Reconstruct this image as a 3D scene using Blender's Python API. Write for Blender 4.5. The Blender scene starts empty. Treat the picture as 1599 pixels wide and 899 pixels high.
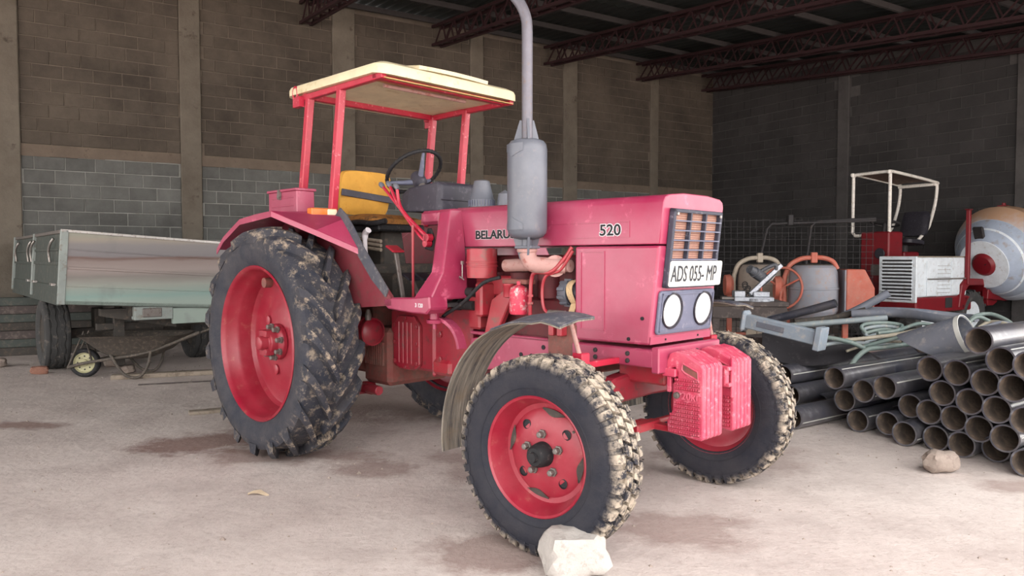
import bpy, math, random
from mathutils import Vector, Matrix
R = math.radians
rnd = random.Random(7)
scene = bpy.context.scene
col = scene.collection

# ---------------------------------------------------------------- camera
cam_d = bpy.data.cameras.new('camera')
cam_d.sensor_width = 36.0
cam_d.lens = 1153.0 / 1599.0 * 36.0
cam_d.clip_end = 400
cam = bpy.data.objects.new('camera', cam_d)
cam.location = (0, 0, 1.3407)
cam.rotation_euler = (R(90) - 0.0401, 0, 0)
col.objects.link(cam)
scene.camera = cam

# ---------------------------------------------------------------- sky (overcast daylight entering the open side of the shed)
world = bpy.data.worlds.new('overcast_sky')
scene.world = world
world.use_nodes = True
wn = world.node_tree.nodes
bg = wn['Background']
bg.inputs['Color'].default_value = (1.0, 0.97, 0.95, 1)
bg.inputs['Strength'].default_value = 4.3
sun_d = bpy.data.lights.new('sun', 'SUN'); sun_d.energy = 18.0; sun_d.angle = R(3); sun_d.color = (1.0, 0.95, 0.88)
sun = bpy.data.objects.new('sun', sun_d); col.objects.link(sun)
# the sun stands high behind the shed, so the yard in front is sunlit and throws light in
sun.rotation_euler = Vector((0.529 * 0.5, -0.8486 * 0.5, -0.866)).to_track_quat('-Z', 'Y').to_euler()
scene.view_settings.view_transform = 'Standard'
scene.view_settings.look = 'None'
scene.view_settings.gamma = 1.0
scene.view_settings.use_curve_mapping = False
scene.view_settings.exposure = 0.14
scene.cycles.max_bounces = 8
scene.cycles.diffuse_bounces = 5

# room axes: U runs along the back wall to the left, V along the right wall towards the open front
CORNER = Vector((5.05, 18.74, 0))
ROOM_Z = math.atan2(-0.529, -0.8486)

# ---------------------------------------------------------------- materials
def lin(c):
    return tuple((x / 255 / 12.92) if x / 255 <= 0.04045 else ((x / 255 + 0.055) / 1.055) ** 2.4 for x in c) + (1,)

class NT:
    """small helper round a node tree"""
    def __init__(s, name):
        s.m = bpy.data.materials.new(name); s.m.use_nodes = True
        s.t = s.m.node_tree; s.n = s.t.nodes; s.l = s.t.links
        s.b = s.n['Principled BSDF']
        s.tc = s.n.new('ShaderNodeTexCoord')
    def new(s, t, **kw):
        n = s.n.new(t)
        for k, v in kw.items():
            if k in n.inputs: n.inputs[k].default_value = v
            else: setattr(n, k, v)
        return n
    def link(s, a, b): s.l.new(a, b)
    def noise(s, scale, detail=4, rough=0.6, vec=None, out='Fac'):
        n = s.new('ShaderNodeTexNoise', Scale=scale, Detail=detail, Roughness=rough)
        s.link(vec or s.tc.outputs['Object'], n.inputs['Vector'])
        return n.outputs[out]
    def ramp(s, fac, a, b, ca=(0, 0, 0, 1), cb=(1, 1, 1, 1)):
        n = s.new('ShaderNodeValToRGB')
        e = n.color_ramp.elements
        e[0].position = a; e[0].color = ca; e[1].position = b; e[1].color = cb
        s.link(fac, n.inputs['Fac']); return n.outputs['Color']
    def mix(s, fac, a, b, mode='MIX'):
        n = s.new('ShaderNodeMix', data_type='RGBA', blend_type=mode)
        for sock, v in ((n.inputs[0], fac), (n.inputs[6], a), (n.inputs[7], b)):
            if isinstance(v, (int, float)): sock.default_value = v
            elif isinstance(v, tuple): sock.default_value = v
            else: s.link(v, sock)
        return n.outputs[2]
    def math(s, op, a, b=0.0, c=0.0):
        n = s.new('ShaderNodeMath', operation=op)
        for i, v in enumerate((a, b, c)):
            if isinstance(v, (int, float)): n.inputs[i].default_value = v
            else: s.link(v, n.inputs[i])
        return n.outputs[0]
    def bump(s, h, strength=0.3, dist=0.01):
        n = s.new('ShaderNodeBump', Strength=strength, Distance=dist)
        s.link(h, n.inputs['Height']); s.link(n.outputs['Normal'], s.b.inputs['Normal'])
    def color(s, c):
        if isinstance(c, tuple): s.b.inputs['Base Color'].default_value = c
        else: s.link(c, s.b.inputs['Base Color'])
    def set(s, rough=0.6, metal=0.0, spec=0.5):
        s.b.inputs['Roughness'].default_value = rough
        s.b.inputs['Metallic'].default_value = metal
        s.b.inputs['Specular IOR Level'].default_value = spec

M = {}
def paint(key, c, wear=None, amount=0.5, scale=9, rough=0.5, metal=0.0, dust=None, dust_amt=0.0, bump=0.0, spec=0.4, fine=40, coat=0.0):
    """painted or raw surface: base colour, patchy wear, optional dust"""
    k = NT(key)
    c = lin(c)
    out = k.mix(k.ramp(k.noise(scale, 5, 0.65), 0.35, 0.7), tuple(x * 0.82 for x in c[:3]) + (1,), c)
    if wear:
        f = k.ramp(k.noise(scale * 2.3, 6, 0.7), 0.62 - amount * 0.2, 0.70 - amount * 0.1)
        out = k.mix(f, out, lin(wear))
    if dust:
        f = k.math('MULTIPLY', k.ramp(k.noise(scale * 0.6, 6, 0.7), 0.3, 0.75), dust_amt)
        out = k.mix(f, out, lin(dust))
    k.color(out)
    k.set(rough, metal, spec)
    k.b.inputs['Coat Weight'].default_value = coat; k.b.inputs['Coat Roughness'].default_value = 0.3
    if bump: k.bump(k.noise(fine, 4, 0.6), bump, 0.01)
    M[key] = k.m
    return k.m

def simple_materials():
    paint('tractor_paint', (158, 30, 74), (190, 84, 114), 0.15, 3.0, 0.45, dust=(196, 142, 158), dust_amt=0.24, coat=0.7)
    paint('engine_paint', (162, 18, 46), (112, 62, 58), 0.35, 9, 0.42, dust=(150, 110, 98), dust_amt=0.3, coat=0.4)
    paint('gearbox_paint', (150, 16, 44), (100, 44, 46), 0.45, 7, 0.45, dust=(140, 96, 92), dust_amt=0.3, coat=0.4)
    paint('engine_dark', (92, 24, 34), (66, 36, 36), 0.5, 8, 0.6, dust=(110, 70, 66), dust_amt=0.3)
    paint('fender_inner', (120, 34, 50), (96, 50, 50), 0.5, 6, 0.6, dust=(140, 100, 98), dust_amt=0.3)
    paint('grimy_casting', (128, 66, 62), (92, 66, 60), 0.7, 8, 0.75, dust=(146, 112, 100), dust_amt=0.5, bump=0.3)
    paint('wheel_red', (146, 10, 42), (150, 70, 66), 0.2, 7, 0.42, dust=(186, 110, 112), dust_amt=0.25, coat=0.3)
    paint('weight_red', (190, 40, 80), (214, 124, 140), 0.35, 14, 0.5, dust=(224, 164, 170), dust_amt=0.25, bump=0.15, fine=120, coat=0.6)
    paint('weight_pale', (208, 96, 118), (190, 60, 90), 0.4, 30, 0.6)  # paler than the plates, sets off the raised lettering
    paint('post_red', (180, 34, 60), (214, 124, 130), 0.15, 11, 0.4, coat=0.4)
    paint('canopy_cream', (226, 214, 180), (196, 180, 140), 0.3, 6, 0.55)
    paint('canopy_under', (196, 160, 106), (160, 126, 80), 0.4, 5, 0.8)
    paint('muffler_grey', (92, 97, 108), (104, 102, 108), 0.2, 8, 0.42, dust=(140, 138, 140), dust_amt=0.25, spec=0.5)
    paint('pipe_grey', (112, 110, 118), (112, 100, 96), 0.3, 20, 0.45, metal=0.3)
    paint('panel_grey', (100, 104, 124), (126, 126, 138), 0.3, 8, 0.55)
    paint('dark_plastic', (44, 42, 50), (70, 68, 74), 0.3, 14, 0.5)
    paint('dash_dark', (62, 60, 70), (86, 84, 92), 0.3, 8, 0.55)
    paint('black_rubber', (30, 30, 33), (70, 66, 64), 0.3, 18, 0.7)
    paint('flap_rubber', (62, 68, 82), (112, 110, 112), 0.4, 9, 0.7, dust=(140, 130, 124), dust_amt=0.3)
    paint('guard_muddy', (96, 92, 88), (176, 166, 148), 0.5, 6, 0.9, dust=(150, 142, 128), dust_amt=0.6, bump=0.5)
    paint('seat_yellow', (204, 152, 62), (180, 118, 40), 0.3, 8, 0.75, bump=0.15)
    paint('seat_brown', (160, 108, 52), (70, 52, 38), 0.6, 9, 0.8, bump=0.2)
    paint('bare_metal', (170, 166, 162), (122, 112, 106), 0.4, 16, 0.38, metal=0.7)
    paint('dull_metal', (122, 116, 112), (92, 78, 70), 0.4, 14, 0.55, metal=0.4)
    paint('manifold', (178, 140, 134), (150, 92, 84), 0.4, 10, 0.75)
    paint('filter_red', (206, 60, 84), (196, 178, 176), 0.55, 12, 0.45)
    paint('strap_tan', (196, 168, 130), (130, 110, 86), 0.4, 40, 0.9)
    paint('amber_lens', (222, 120, 52), None, 0, 9, 0.25)
    paint('clear_lens', (226, 214, 182), None, 0, 9, 0.25)
    paint('headlight_glass', (238, 240, 240), None, 0, 9, 0.12, spec=0.8)
    paint('plate_white', (236, 236, 228), (210, 206, 198), 0.3, 9, 0.5)
    paint('ink_black', (24, 24, 30), None, 0, 9, 0.6)
    paint('plate_ink', (52, 54, 60), None, 0, 9, 0.6)
    paint('decal_white', (226, 220, 224), None, 0, 9, 0.5)
    paint('radiator_core', (176, 138, 122), (150, 116, 104), 0.4, 30, 0.7)
    paint('grille_black', (58, 60, 74), (110, 110, 120), 0.2, 14, 0.5)
    paint('floor_mat', (70, 68, 70), (110, 100, 92), 0.4, 10, 0.9)
    paint('chock_concrete', (186, 180, 174), (156, 149, 142), 0.4, 9, 0.95, bump=0.6, fine=60)
    paint('rock', (158, 144, 134), (132, 118, 110), 0.4, 8, 0.95, bump=0.7, fine=40)
    paint('trailer_dark', (72, 78, 74), (96, 92, 84), 0.4, 6, 0.75)
    paint('trailer_frame_green', (146, 154, 150), (120, 112, 104), 0.4, 6, 0.65)
    paint('chassis_dark', (70, 66, 62), (96, 84, 74), 0.4, 7, 0.85)
    paint('old_tyre', (66, 66, 66), (104, 98, 92), 0.3, 6, 0.9, bump=0.3)
    paint('barrow_steel', (84, 78, 72), (112, 100, 90), 0.5, 12, 0.8, bump=0.3)
    paint('barrow_rim', (186, 182, 146), (140, 132, 104), 0.3, 12, 0.6)
    paint('timber', (150, 138, 124), (112, 100, 88), 0.5, 5, 0.9, bump=0.3)
    paint('dark_timber', (84, 76, 74), (112, 102, 96), 0.5, 5, 0.9, bump=0.2)
    paint('pale_ply', (150, 138, 124), (120, 108, 96), 0.4, 7, 0.85)
    paint('hdpe_black', (46, 52, 70), (104, 108, 118), 0.3, 5, 0.3, dust=(132, 124, 116), dust_amt=0.45, spec=0.6, coat=0.5)
    paint('pipe_inside', (72, 66, 64), (120, 106, 94), 0.5, 5, 0.8, dust=(150, 130, 112), dust_amt=0.8)
    paint('pipe_stripe', (206, 206, 200), None, 0, 5, 0.5)
    paint('beam_grey', (150, 166, 182), (176, 176, 176), 0.4, 8, 0.5, dust=(170, 164, 156), dust_amt=0.35)
    paint('black_sheet', (48, 46, 50), (66, 62, 64), 0.3, 6, 0.75)
    paint('hose_green', (108, 130, 128), (136, 146, 140), 0.4, 8, 0.5, dust=(150, 146, 134), dust_amt=0.4)
    paint('hose_grey', (142, 152, 156), (160, 158, 150), 0.4, 8, 0.5)
    paint('hose_beige', (170, 162, 146), (140, 128, 114), 0.4, 8, 0.6)
    paint('conduit_grey', (112, 118, 132), (142, 140, 142), 0.4, 6, 0.5, dust=(150, 144, 138), dust_amt=0.3)
    paint('mixer_drum', (140, 146, 158), (146, 128, 124), 0.45, 5, 0.6, dust=(150, 130, 120), dust_amt=0.4)
    paint('mixer_drum_tan', (146, 134, 124), (120, 110, 100), 0.4, 5, 0.75)
    paint('mixer_orange', (186, 90, 70), (170, 106, 92), 0.4, 8, 0.55, dust=(176, 136, 122), dust_amt=0.5)
    paint('mixer_beige', (178, 166, 150), (150, 136, 120), 0.4, 8, 0.6)
    paint('saw_silver', (176, 180, 188), (120, 120, 124), 0.5, 16, 0.4, metal=0.5)
    paint('saw_grey', (84, 86, 92), (120, 120, 122), 0.4, 12, 0.5)
    paint('dumper_red', (122, 22, 32), (96, 36, 36), 0.3, 7, 0.45)
    paint('dumper_white', (226, 234, 240), (186, 186, 184), 0.3, 6, 0.5)
    paint('dumper_drum', (166, 178, 196), (150, 146, 146), 0.4, 4, 0.5)
    paint('hoop_white', (234, 230, 222), (170, 150, 136), 0.3, 14, 0.5)
    paint('hoop_roof', (110, 90, 80), (150, 130, 114), 0.4, 8, 0.7)
    paint('dark_steel', (46, 44, 46), (70, 62, 58), 0.3, 12, 0.7)
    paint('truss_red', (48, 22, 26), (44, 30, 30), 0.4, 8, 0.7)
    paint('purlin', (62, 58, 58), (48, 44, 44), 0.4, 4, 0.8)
    paint('leaf', (196, 176, 150), None, 0, 30, 0.9)
    paint('brick_red', (150, 108, 92), (128, 100, 90), 0.4, 20, 0.95, bump=0.4)
simple_materials()

def tyre_material(key, r0, r1, mud, mud_lo, mud_hi, base=(40, 44, 58), side_dust=0.25, wob=0.14):
    """rubber with dried mud that caught between radius r0 and r1 (about the wheel axle)"""
    k = NT(key)
    sep = k.new('ShaderNodeSeparateXYZ'); k.link(k.tc.outputs['Object'], sep.inputs[0])
    r2 = k.math('ADD', k.math('MULTIPLY', sep.outputs['X'], sep.outputs['X']), k.math('MULTIPLY', sep.outputs['Z'], sep.outputs['Z']))
    r = k.math('SQRT', r2)
    n1 = k.noise(7, 6, 0.7)
    rr = k.math('ADD', r, k.math('MULTIPLY', k.math('SUBTRACT', n1, 0.5), wob))
    mr = k.new('ShaderNodeMapRange')
    mr.inputs['From Min'].default_value = r0; mr.inputs['From Max'].default_value = r1
    k.link(rr, mr.inputs['Value'])
    patch = k.ramp(k.noise(16, 6, 0.75), mud_lo, mud_hi)
    f = k.math('MULTIPLY', mr.outputs['Result'], patch)
    dusty = k.mix(k.math('MULTIPLY', k.ramp(k.noise(5, 6, 0.7), 0.35, 0.7), side_dust), lin(base), lin((128, 118, 112)))
    mudc = k.mix(k.noise(30, 4), tuple(x * 0.7 for x in lin(mud)[:3]) + (1,), lin(mud))
    k.color(k.mix(f, dusty, mudc))
    k.set(0.72, 0, 0.35)
    k.bump(k.math('ADD', k.noise(45, 5, 0.7), k.math('MULTIPLY', f, 0.8)), 0.4, 0.01)
    M[key] = k.m
tyre_material('rear_tyre', 0.62, 0.79, (186, 168, 146), 0.52, 0.64, (38, 42, 53), 0.22)
tyre_material('front_tyre', 0.405, 0.447, (190, 176, 158), 0.43, 0.56, (27, 30, 41), 0.10, 0.07)

def block_material(key, c, c2, spread=0.22):
    k = NT(key)
    oi = k.new('ShaderNodeObjectInfo')
    geo = k.new('ShaderNodeNewGeometry')
    base = k.mix(k.ramp(k.noise(1.1, 7, 0.7, geo.outputs['Position']), 0.34, 0.66), lin(c), lin(c2))
    v = k.math('ADD', k.math('MULTIPLY', oi.outputs['Random'], spread), 1 - spread / 2)
    hsv = k.new('ShaderNodeHueSaturation'); k.link(base, hsv.inputs['Color']); k.link(v, hsv.inputs['Value'])
    k.color(hsv.outputs['Color']); k.set(0.95, 0, 0.2)
    k.bump(k.noise(60, 4, 0.7), 0.5, 0.01)
    M[key] = k.m
def streaky(key, c, c2, c3):
    k = NT(key); mp = k.new('ShaderNodeMapping'); mp.inputs['Scale'].default_value = (2.2, 34.0, 2.2)
    k.link(k.tc.outputs['Object'], mp.inputs['Vector'])
    a = k.mix(k.ramp(k.noise(1.6, 6, 0.7, mp.outputs['Vector']), 0.36, 0.66), lin(c), lin(c2))
    a = k.mix(k.math('MULTIPLY', k.ramp(k.noise(7, 6, 0.7), 0.5, 0.68), 0.7), a, lin(c3))
    k.color(a); k.set(0.9, 0, 0.25); k.bump(k.noise(1.6, 6, 0.7, mp.outputs['Vector']), 0.5, 0.01); M[key] = k.m
streaky('guard_muddy', (70, 68, 68), (146, 138, 126), (122, 108, 92))
def settled_dust(key, c, dust):
    """paint with dust lying on whatever faces up"""
    k = NT(key); geo = k.new('ShaderNodeNewGeometry'); sep = k.new('ShaderNodeSeparateXYZ'); k.link(geo.outputs['Normal'], sep.inputs[0])
    f = k.math('ADD', sep.outputs['Z'], k.math('MULTIPLY', k.math('SUBTRACT', k.noise(3, 6, 0.7), 0.5), 0.8))
    k.color(k.mix(k.ramp(f, 0.15, 0.6), lin(c), lin(dust))); k.set(0.55, 0, 0.4); M[key] = k.m
settled_dust('drum_tan', (176, 184, 196), (176, 142, 116))
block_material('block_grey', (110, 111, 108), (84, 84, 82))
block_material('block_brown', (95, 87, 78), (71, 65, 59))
block_material('block_shaded', (66, 64, 64), (53, 52, 52))  # same kind of block as the back wall, right wall's shade put into its colour
def plaster(key, c, c2, c3):
    k = NT(key)
    a = k.mix(k.ramp(k.noise(1.6, 7, 0.7), 0.35, 0.7), lin(c), lin(c2))
    f = k.ramp(k.noise(4.5, 6, 0.7), 0.6, 0.72)
    k.color(k.mix(f, a, lin(c3))); k.set(0.95, 0, 0.2)
    k.bump(k.noise(22, 6, 0.7), 0.6, 0.015)
    M[key] = k.m
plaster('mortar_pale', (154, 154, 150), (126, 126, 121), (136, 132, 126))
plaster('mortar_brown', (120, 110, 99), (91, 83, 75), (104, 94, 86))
plaster('mortar_shaded', (86, 84, 83), (66, 64, 64), (84, 80, 80))  # mortar darkened likewise, the right wall's shade in its colour
plaster('column_concrete', (116, 109, 99), (95, 88, 79), (74, 67, 61))
plaster('beam_concrete', (118, 106, 94), (98, 88, 79), (78, 70, 63))

def ground_material():
    k = NT('dusty_concrete')
    geo = k.new('ShaderNodeNewGeometry')
    pos = geo.outputs['Position']
    big = k.ramp(k.noise(0.55, 7, 0.65, pos), 0.3, 0.72)
    c = k.mix(big, lin((196, 182, 176)), lin((216, 206, 200)))
    c = k.mix(k.math('MULTIPLY', k.ramp(k.noise(1.7, 8, 0.75, pos), 0.44, 0.7), 0.5), c, lin((150, 136, 132)))
    c = k.mix(k.math('MULTIPLY', k.ramp(k.noise(26, 5, 0.8, pos), 0.52, 0.72), 0.45), c, lin((140, 120, 110)))
    c = k.mix(k.math('MULTIPLY', k.ramp(k.noise(60, 3, 0.8, pos), 0.58, 0.7), 0.35), c, lin((226, 214, 204)))
    # damp and oily patches with their own outlines: (x, y, rx, ry, strength)
    spots = [(-2.25, 5.35, 0.55, 0.42, 0.8), (-1.6, 5.0, 0.75, 0.28, 0.6), (-4.0, 5.9, 0.45, 0.2, 0.75), (-0.05, 3.35, 0.42, 0.3, 0.6),
             (0.85, 3.6, 0.42, 0.32, 0.5), (2.95, 4.3, 0.3, 0.14, 0.5), (-0.85, 4.65, 0.36, 0.2, 0.5), (0.1, 4.9, 0.9, 0.6, 0.45), (-1.0, 7.0, 1.6, 1.2, 0.5),
             (1.55, 4.9, 0.6, 0.4, 0.35)]
    wob = k.noise(2.6, 6, 0.7, pos)
    sep = k.new('ShaderNodeSeparateXYZ'); k.link(pos, sep.inputs[0])
    for (x, y, rx, ry, s) in spots:
        dx = k.math('DIVIDE', k.math('SUBTRACT', sep.outputs['X'], x), rx)
        dy = k.math('DIVIDE', k.math('SUBTRACT', sep.outputs['Y'], y), ry)
        d = k.math('SQRT', k.math('ADD', k.math('MULTIPLY', dx, dx), k.math('MULTIPLY', dy, dy)))
        d = k.math('ADD', d, k.math('MULTIPLY', k.math('SUBTRACT', wob, 0.5), 2.2))
        f = k.math('MULTIPLY', k.ramp(d, 0.55, 1.05, (1, 1, 1, 1), (0, 0, 0, 1)), s)
        c = k.mix(f, c, lin((126, 96, 88)))
    k.color(c); k.set(0.92, 0, 0.25)
    k.bump(k.math('ADD', k.noise(18, 7, 0.75, pos), k.math('MULTIPLY', k.noise(1.5, 4, 0.6, pos), 2.0)), 0.55, 0.02)
    M['dusty_concrete'] = k.m
ground_material()

def roof_material():
    k = NT('roof_sheet')
    oi = k.new('ShaderNodeObjectInfo')
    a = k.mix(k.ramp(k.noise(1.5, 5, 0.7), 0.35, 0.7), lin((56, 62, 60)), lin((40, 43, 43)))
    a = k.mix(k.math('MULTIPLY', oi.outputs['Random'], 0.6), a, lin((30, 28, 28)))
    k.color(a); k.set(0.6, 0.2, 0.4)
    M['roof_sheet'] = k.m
roof_material()

def trailer_board_material():
    """weathered green board with horizontal bands of primer, rust and bare grey"""
    k = NT('trailer_board')
    sep = k.new('ShaderNodeSeparateXYZ'); k.link(k.tc.outputs['Object'], sep.inputs[0])
    st = k.new('ShaderNodeMapping'); st.inputs['Scale'].default_value = (0.6, 0.6, 5.0)
    k.link(k.tc.outputs['Object'], st.inputs['Vector'])
    n = k.noise(2.6, 7, 0.7, st.outputs['Vector'])
    z = k.math('ADD', sep.outputs['Z'], k.math('MULTIPLY', k.math('SUBTRACT', n, 0.5), 0.09))
    r = k.new('ShaderNodeValToRGB')
    mr = k.new('ShaderNodeMapRange'); mr.inputs['From Min'].default_value = 0.86; mr.inputs['From Max'].default_value = 1.64
    k.link(z, mr.inputs['Value']); k.link(mr.outputs['Result'], r.inputs['Fac'])
    cr = r.color_ramp
    stops = [(0.0, (146, 160, 152)), (0.10, (130, 154, 148)), (0.24, (146, 150, 142)), (0.36, (128, 122, 118)), (0.46, (148, 136, 132)),
             (0.575, (136, 124, 120)), (0.615, (110, 88, 82)), (0.65, (124, 120, 122)), (0.80, (130, 126, 126)), (0.88, (150, 142, 130)), (1.0, (136, 144, 132))]
    cr.elements[0].position = 0; cr.elements[0].color = lin(stops[0][1])
    cr.elements[1].position = 1; cr.elements[1].color = lin(stops[-1][1])
    for p, c in stops[1:-1]:
        e = cr.elements.new(p); e.color = lin(c)
    c = k.mix(k.ramp(k.noise(1.3, 5, 0.6), 0.55, 0.75), r.outputs['Color'], lin((110, 112, 110)))
    k.color(c); k.set(0.65, 0, 0.35)
    M['trailer_board'] = k.m
trailer_board_material()

# ---------------------------------------------------------------- mesh helpers
def basis(axis):
    a = Vector(axis).normalized()
    t = Vector((0, 0, 1)) if abs(a.z) < 0.9 else Vector((1, 0, 0))
    x = t.cross(a).normalized()
    return x, a.cross(x), a

class MB:
    def __init__(s): s.v = []; s.f = []; s.mi = []; s.cur = 0
    def add(s, vs, fs):
        o = len(s.v); s.v += [tuple(p) for p in vs]; s.f += [tuple(i + o for i in f) for f in fs]; s.mi += [s.cur] * len(fs)
        return s
    def box(s, x0, x1, y0, y1, z0, z1, rot=None, taper=None):
        vs = [(x, y, z) for z in (z0, z1) for y in (y0, y1) for x in (x0, x1)]
        if taper:
            cx, cy = (x0 + x1) / 2, (y0 + y1) / 2
            vs = vs[:4] + [(cx + (x - cx) * taper[0], cy + (y - cy) * taper[1], z) for x, y, z in vs[4:]]
        if rot is not None:
            c = Vector(((x0 + x1) / 2, (y0 + y1) / 2, (z0 + z1) / 2))
            vs = [rot @ (Vector(p) - c) + c for p in vs]
        return s.add(vs, [(0, 2, 3, 1), (4, 5, 7, 6), (0, 1, 5, 4), (2, 6, 7, 3), (0, 4, 6, 2), (1, 3, 7, 5)])
    def bar(s, p0, p1, w, h, up=(0, 0, 1)):
        """rectangular bar from p0 to p1, w across, h along up"""
        p0, p1 = Vector(p0), Vector(p1); a = (p1 - p0).normalized()
        x = Vector(up).cross(a)
        if x.length < 1e-4: x = Vector((1, 0, 0))
        x.normalize(); y = a.cross(x)
        vs = [p + x * (i * w / 2) + y * (j * h / 2) for p in (p0, p1) for i, j in ((-1, -1), (1, -1), (1, 1), (-1, 1))]
        return s.add(vs, [(3, 2, 1, 0), (4, 5, 6, 7), (0, 1, 5, 4), (1, 2, 6, 5), (2, 3, 7, 6), (3, 0, 4, 7)])
    def lathe(s, prof, origin=(0, 0, 0), axis=(0, 0, 1), n=24, closed=False, mod=None):
        """prof: (along, radius); closed joins last to first (a ring)"""
        x, y, a = basis(axis); o = Vector(origin); vs = []; fs = []
        for i in range(n):
            t = 2 * math.pi * i / n; d = x * math.cos(t) + y * math.sin(t)
            for j, (h, r) in enumerate(prof):
                if mod: h, r = mod(i, j, h, r)
                vs.append(o + a * h + d * r)
        m = len(prof)
        for i in range(n):
            k = (i + 1) % n
            for j in range(m if closed else m - 1):
                q = (j + 1) % m
                fs.append((i * m + j, k * m + j, k * m + q, i * m + q))
        if not closed:
            for j, rev in ((0, True), (m - 1, False)):
                if prof[j][1] > 1e-5:
                    f = [i * m + j for i in range(n)]
                    fs.append(tuple(reversed(f)) if rev else tuple(f))
        return s.add(vs, fs)
    def cyl(s, p0, p1, r0, r1=None, n=16):
        p0, p1 = Vector(p0), Vector(p1); L = (p1 - p0).length
        return s.lathe([(0, r0), (L, r0 if r1 is None else r1)], p0, p1 - p0, n)
    def tube(s, path, r, n=8, closed=False, flat=None):
        P = [Vector(p) for p in path]; m = len(P); vs = []; fs = []
        def tan(i):
            if closed: return (P[(i + 1) % m] - P[i - 1]).normalized()
            return (P[min(i + 1, m - 1)] - P[max(i - 1, 0)]).normalized()
        x = basis(tan(0))[0]
        for i in range(m):
            t = tan(i); x = (x - t * x.dot(t))
            if x.length < 1e-6: x = basis(t)[0]
            x.normalize(); y = t.cross(x)
            rr = r[i] if isinstance(r, (list, tuple)) else r
            for k in range(n):
                a = 2 * math.pi * k / n
                vs.append(P[i] + x * (rr * math.cos(a)) + y * (rr * math.sin(a) * (flat or 1)))
        for i in range(m if closed else m - 1):
            j = (i + 1) % m
            for k in range(n):
                q = (k + 1) % n
                fs.append((i * n + k, i * n + q, j * n + q, j * n + k))
        if not closed:
            fs.append(tuple(reversed(range(n)))); fs.append(tuple((m - 1) * n + k for k in range(n)))
        return s.add(vs, fs)
    def prism(s, poly, a0, a1, ax='y'):
        """poly of 2D points extruded along ax ('y': (x,z), 'x': (y,z), 'z': (x,y))"""
        def p3(p, a): return {'y': (p[0], a, p[1]), 'x': (a, p[0], p[1]), 'z': (p[0], p[1], a)}[ax]
        n = len(poly)
        vs = [p3(p, a0) for p in poly] + [p3(p, a1) for p in poly]
        fs = [tuple(range(n)), tuple(reversed(range(n, 2 * n)))]
        fs += [(i, i + n, (i + 1) % n + n, (i + 1) % n) for i in range(n)]
        return s.add(vs, fs)
    def loft(s, loops, cap=True):
        n = len(loops[0]); vs = [p for l in loops for p in l]; fs = []
        for i in range(len(loops) - 1):
            for k in range(n):
                q = (k + 1) % n
                fs.append((i * n + k, i * n + q, (i + 1) * n + q, (i + 1) * n + k))
        if cap:
            fs.append(tuple(reversed(range(n)))); fs.append(tuple((len(loops) - 1) * n + k for k in range(n)))
        return s.add(vs, fs)
    def sheet(s, grid, th):
        """grid[i][j] of points -> a solid sheet of thickness th"""
        nu, nv = len(grid), len(grid[0]); G = [[Vector(p) for p in row] for row in grid]
        top = []; bot = []
        for i in range(nu):
            for j in range(nv):
                du = G[min(i + 1, nu - 1)][j] - G[max(i - 1, 0)][j]; dv = G[i][min(j + 1, nv - 1)] - G[i][max(j - 1, 0)]
                n = du.cross(dv)
                if n.length > 1e-9: n.normalize()
                top.append(G[i][j] + n * th / 2); bot.append(G[i][j] - n * th / 2)
        N = nu * nv; fs = []; ix = lambda i, j: i * nv + j
        for i in range(nu - 1):
            for j in range(nv - 1):
                a, b, c, d = ix(i, j), ix(i + 1, j), ix(i + 1, j + 1), ix(i, j + 1)
                fs.append((a, b, c, d)); fs.append((d + N, c + N, b + N, a + N))
        ring = [ix(i, 0) for i in range(nu)] + [ix(nu - 1, j) for j in range(1, nv)] + [ix(i, nv - 1) for i in range(nu - 2, -1, -1)] + [ix(0, j) for j in range(nv - 2, 0, -1)]
        for k in range(len(ring)):
            a, b = ring[k], ring[(k + 1) % len(ring)]
            fs.append((b, a, a + N, b + N))
        return s.add(top + bot, fs)
    def mesh(s, name, mat, smooth=None):
        me = bpy.data.meshes.new(name)
        me.from_pydata(s.v, [], s.f)
        for m in (mat if isinstance(mat, (list, tuple)) else [mat]): me.materials.append(M[m])
        if any(s.mi): me.polygons.foreach_set('material_index', s.mi)
        import bmesh
        bm = bmesh.new(); bm.from_mesh(me); bmesh.ops.recalc_face_normals(bm, faces=bm.faces); bm.to_mesh(me); bm.free()
        if smooth:
            me.polygons.foreach_set('use_smooth', [True] * len(me.polygons))
            me.set_sharp_from_angle(angle=R(smooth))
        me.update()
        return me
    def build(s, name, mat, parent=None, smooth=None, bevel=0, loc=None, seg=1, label=None):
        o = bpy.data.objects.new(name, s.mesh(name, mat, smooth)); col.objects.link(o)
        if parent: o.parent = parent
        if loc: o.location = loc
        if label: o['label'] = label
        if bevel:
            b = o.modifiers.new('bevel', 'BEVEL'); b.width = bevel; b.segments = seg; b.limit_method = 'ANGLE'; b.angle_limit = R(40)
        return o

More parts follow.
